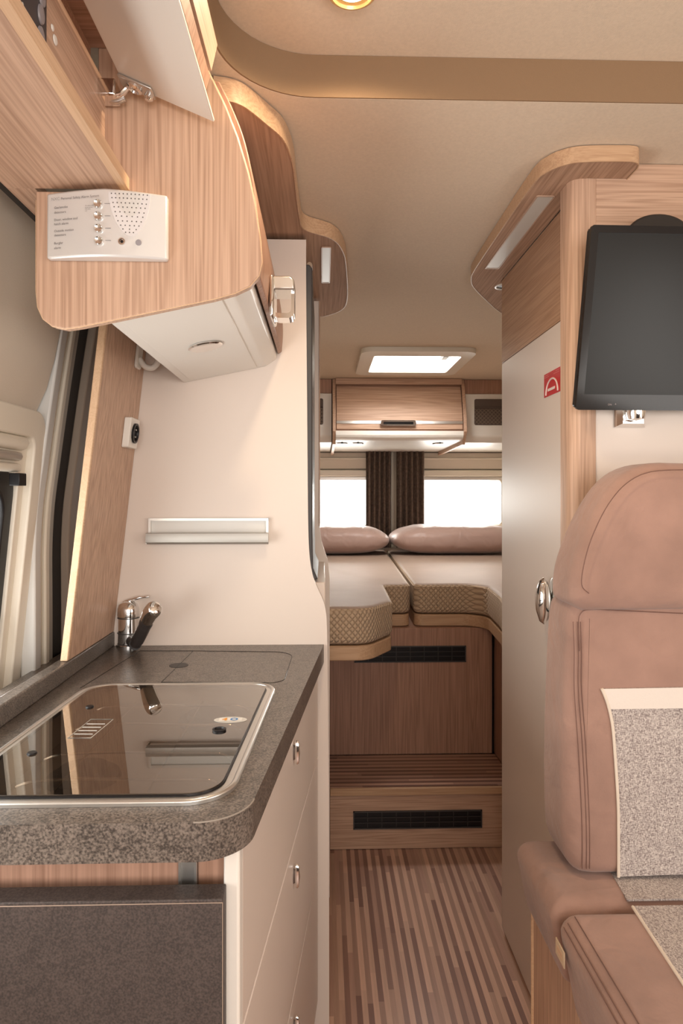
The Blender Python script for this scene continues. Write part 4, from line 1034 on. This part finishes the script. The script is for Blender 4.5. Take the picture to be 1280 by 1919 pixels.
lb_ = [(3.757, 1.664), (3.755, 1.640), (3.765, 1.622), (3.80, 1.612), (4.58, 1.600), (4.58, 1.664)]
under = prism('white_base', fillet(lb_, [.003, .01, .02, .02, 0, 0]), 'x', RX0 + .0185, RX1 - .0185, WHITE, rcab)
for px_, kk_ in ((641, 1), (671, 0), (824, 0)):
    c = Vector(PZ(px_, 829, 1.610)); c.z = 1.6085
    sp = lathe('spotlight', [(.034, 0), (.036, .003), (.030, .006), (.026, .004)], (c.x, 3.95, 1.6085), (0, 0, -1), CHROME, rcab)
    lathe('spotlight_lens', [(.026, .002), (0, .002)], (c.x, 3.95, 1.6085), (0, 0, -1), LENS if not kk_ else BLACK, sp)
    tube('spotlight_switch', [(c.x, 3.885, 1.609), (c.x, 3.885, 1.600)], .007, BLACK, sp)
# side cabinets
def sidecab(x0, x1, label, pocket):
    t_ = thing('rear_side_cabinet', ((x0 + x1) / 2, 4.2, 1.6), label, 'cabinet', 'rear side cabinets')
    yf = 3.83
    prism('white_panel', fillet([(yf, 1.905 - .02), (yf, 1.64), (yf + .03, 1.605), (4.6, 1.60), (4.6, 1.885)], [.004, .03, .02, 0, 0]), 'x', x0, x1, WHITE, t_)
    box('upper_panel', x0, x1, yf + .01, 4.6, 1.887, CZ - .002, DZ, t_, bevel=0)
    p0, p1 = pocket
    pk = prism('net_pocket', rect(p0, p1, 1.705, 1.855, .01), 'y', yf - .004, yf + .002, BROWNDK, t_)
    V = []; parts = []
    n_ = int((p1 - p0) / .022)
    for k in range(-6, n_ + 1):
        for s_ in (1, -1):
            xa = p0 + .022 * k + (0 if s_ > 0 else .0); za_ = 1.71 if s_ > 0 else 1.80; zb2 = 1.80 if s_ > 0 else 1.71
            xb = xa + .09
            ta = max(0, (p0 - xa) / .09); tb_ = min(1, (p1 - xa) / .09)
            if tb_ <= ta: continue
            q0 = (xa + .09 * ta, za_ + (zb2 - za_) * ta); q1 = (xa + .09 * tb_, za_ + (zb2 - za_) * tb_)
            dx_, dz_ = q1[0] - q0[0], q1[1] - q0[1]; l_ = math.hypot(dx_, dz_) or 1; nx, nz = -dz_ / l_ * .0022, dx_ / l_ * .0022
            vv = [(q0[0] + nx, yf - .005, q0[1] + nz), (q1[0] + nx, yf - .005, q1[1] + nz), (q1[0] - nx, yf - .005, q1[1] - nz), (q0[0] - nx, yf - .005, q0[1] - nz)]
            vv += [(a_, yf - .008, c_) for a_, b_, c_ in vv]
            parts.append((vv, [(0, 1, 2, 3), (4, 5, 6, 7), (0, 1, 5, 4), (1, 2, 6, 5), (2, 3, 7, 6), (3, 0, 4, 7)]))
    merge('net', parts, mk('net_cord', (.22, .16, .12), .8), pk)
    box('pocket_band', p0, p1, yf - .010, yf - .003, 1.798, 1.812, NET, pk, bevel=.001)
sidecab(-.52, .050, 'rear side cabinet with a dark net pocket, left of the centre flap', (-.25, .002))
sidecab(.820, 1.34, 'rear side cabinet with a dark net pocket, right of the centre flap', (.875, 1.15))

def rear_window(n_, x0, x1):
    t_ = thing('window_%d' % n_, ((x0 + x1) / 2, RY, 1.1), 'w', 'w'); del t_['label']; del t_['category']; t_['kind'] = 'structure'
    prism('window_frame', rect(x0 - .04, x1 + .04, 1.05, 1.45, .04), 'y', RY - .02, RY - .001, FRAME, t_, holes=[rect(x0, x1, 1.095, 1.405, .025)])
    prism('window_pane', rect(x0 - .01, x1 + .01, 1.085, 1.415, .02), 'y', RY + .010, RY + .014, PANE, t_)
    box('blind_cassette', x0 - .03, x1 + .03, RY - .055, RY - .022, 1.43, 1.475, FRAME, t_, bevel=.006)
    box('blind_bar', x0 - .01, x1 + .01, RY - .035, RY - .022, 1.405, 1.428, ALU, t_, bevel=.003)
    box('upper_surround', x0 - .04, x1 + .04, RY - .04, RY - .001, 1.48, 1.60, SHADE, t_, bevel=.008)
    tube('surround_ridge', [(x0 - .03, RY - .042, 1.555), (x1 + .03, RY - .042, 1.555)], .008, FRAME, t_)
    box('lower_sill', x0 - .04, x1 + .04, RY - .03, RY - .001, 1.04, 1.094, FRAME, t_, bevel=.006)
rear_window(2, -.20, .32); rear_window(3, .62, 1.25)
def curtain(x0, x1, y, label):
    n_ = 60; V = []; Fc = []
    for t in (0, .004):
        for z in (.94, 1.60):
            for i in range(n_ + 1):
                u = i / n_; V.append((x0 + (x1 - x0) * u, y + t + .012 * math.sin(u * 2 * math.pi * 5) + .004 * math.sin(u * 31), z))
    N = n_ + 1
    for i in range(n_):
        Fc += [(i, i + 1, N + i + 1, N + i), (2 * N + i, 2 * N + i + 1, 3 * N + i + 1, 3 * N + i), (i, i + 1, 2 * N + i + 1, 2 * N + i), (N + i, N + i + 1, 3 * N + i + 1, 3 * N + i)]
    Fc += [(0, N, 3 * N, 2 * N), (n_, N + n_, 3 * N + n_, 2 * N + n_)]
    return tag(put('curtain', V, Fc, CURT, smooth=True, angle=60), label, 'curtain', 'rear curtains')
YC = 4.56
curtain(PY(686, 0, YC)[0], PY(732, 0, YC)[0], YC, 'dark brown curtain gathered beside the left rear window')
curtain(PY(743, 0, YC)[0], PY(795, 0, YC)[0], YC, 'dark brown curtain gathered beside the right rear window')
st(box('trim_8', .458, .472, RY - .03, RY - .002, .94, 1.60, BLACK, bevel=0)); st(box('trim_9', .474, .490, RY - .045, RY - .002, .94, 1.60, STRIPC))
st(box('trim_10', .437, .453, RY - .03, RY - .002, 1.53, 1.59, RED, bevel=0))

# roof hatch
rh = thing('roof_hatch', (.44, 3.3, CZ), 'cream framed roof hatch letting daylight in above the beds', 'skylight')
ho_ = rect(.175, .705, 3.00, 3.60, .06, 8); hi_ = rect(.240, .650, 3.10, 3.515, .02, 8)
prism('hatch_frame', ho_, 'z', CZ - .022, CZ - .0005, FRAME, rh, holes=[hi_])
def frust(name, ra, za_, rb, zb2, m, par):
    n_ = len(ra); V = [(*p_, za_) for p_ in ra] + [(*p_, zb2) for p_ in rb]
    return put(name, V, [(i, (i + 1) % n_, n_ + (i + 1) % n_, n_ + i) for i in range(n_)], m, par, smooth=True, angle=60)
frust('hatch_shaft', rect(.2405, .6495, 3.1005, 3.5145, .02, 8), CZ - .02, rect(.245, .645, 3.105, 3.51, .02, 8), CZ + .10, WHITE, rh)
prism('hatch_dome', rect(.20, .69, 3.06, 3.55, .03), 'z', CZ + .102, CZ + .107, DOME, rh)
box('blind_handle', .30, .60, 3.495, 3.508, CZ - .004, CZ + .004, ALU, rh)
box('hatch_latch', .612, .640, 3.36, 3.44, CZ + .03, CZ + .05, DGREY, rh, bevel=.003)
# ceiling lamp
lx, ly = PZ(660, -12, CZ + .06)[:2]
lm = thing('ceiling_lamp', (lx, ly, CZ + .06), 'round lit ceiling spotlight with amber ring in the raised ceiling', 'lamp')
lathe('lamp_ring', [(.039, .0), (.040, .004), (.036, .010), (.031, .012), (.029, .008)], (lx, ly, CZ + .0715), (0, 0, -1), AMBER, lm)
lathe('lamp_lens', [(.029, .006), (.02, .0085), (0, .009)], (lx, ly, CZ + .0715), (0, 0, -1), LAMPG, lm)
l = bpy.data.lights.new('ceiling_lamp_light', 'SPOT'); l.energy = 9; l.color = (1, .78, .52); l.spot_size = math.radians(165); l.spot_blend = .6; l.shadow_soft_size = .03
lo = bpy.data.objects.new('ceiling_lamp_light', l); COL.objects.link(lo); lo.location = (lx, ly, CZ + .05)
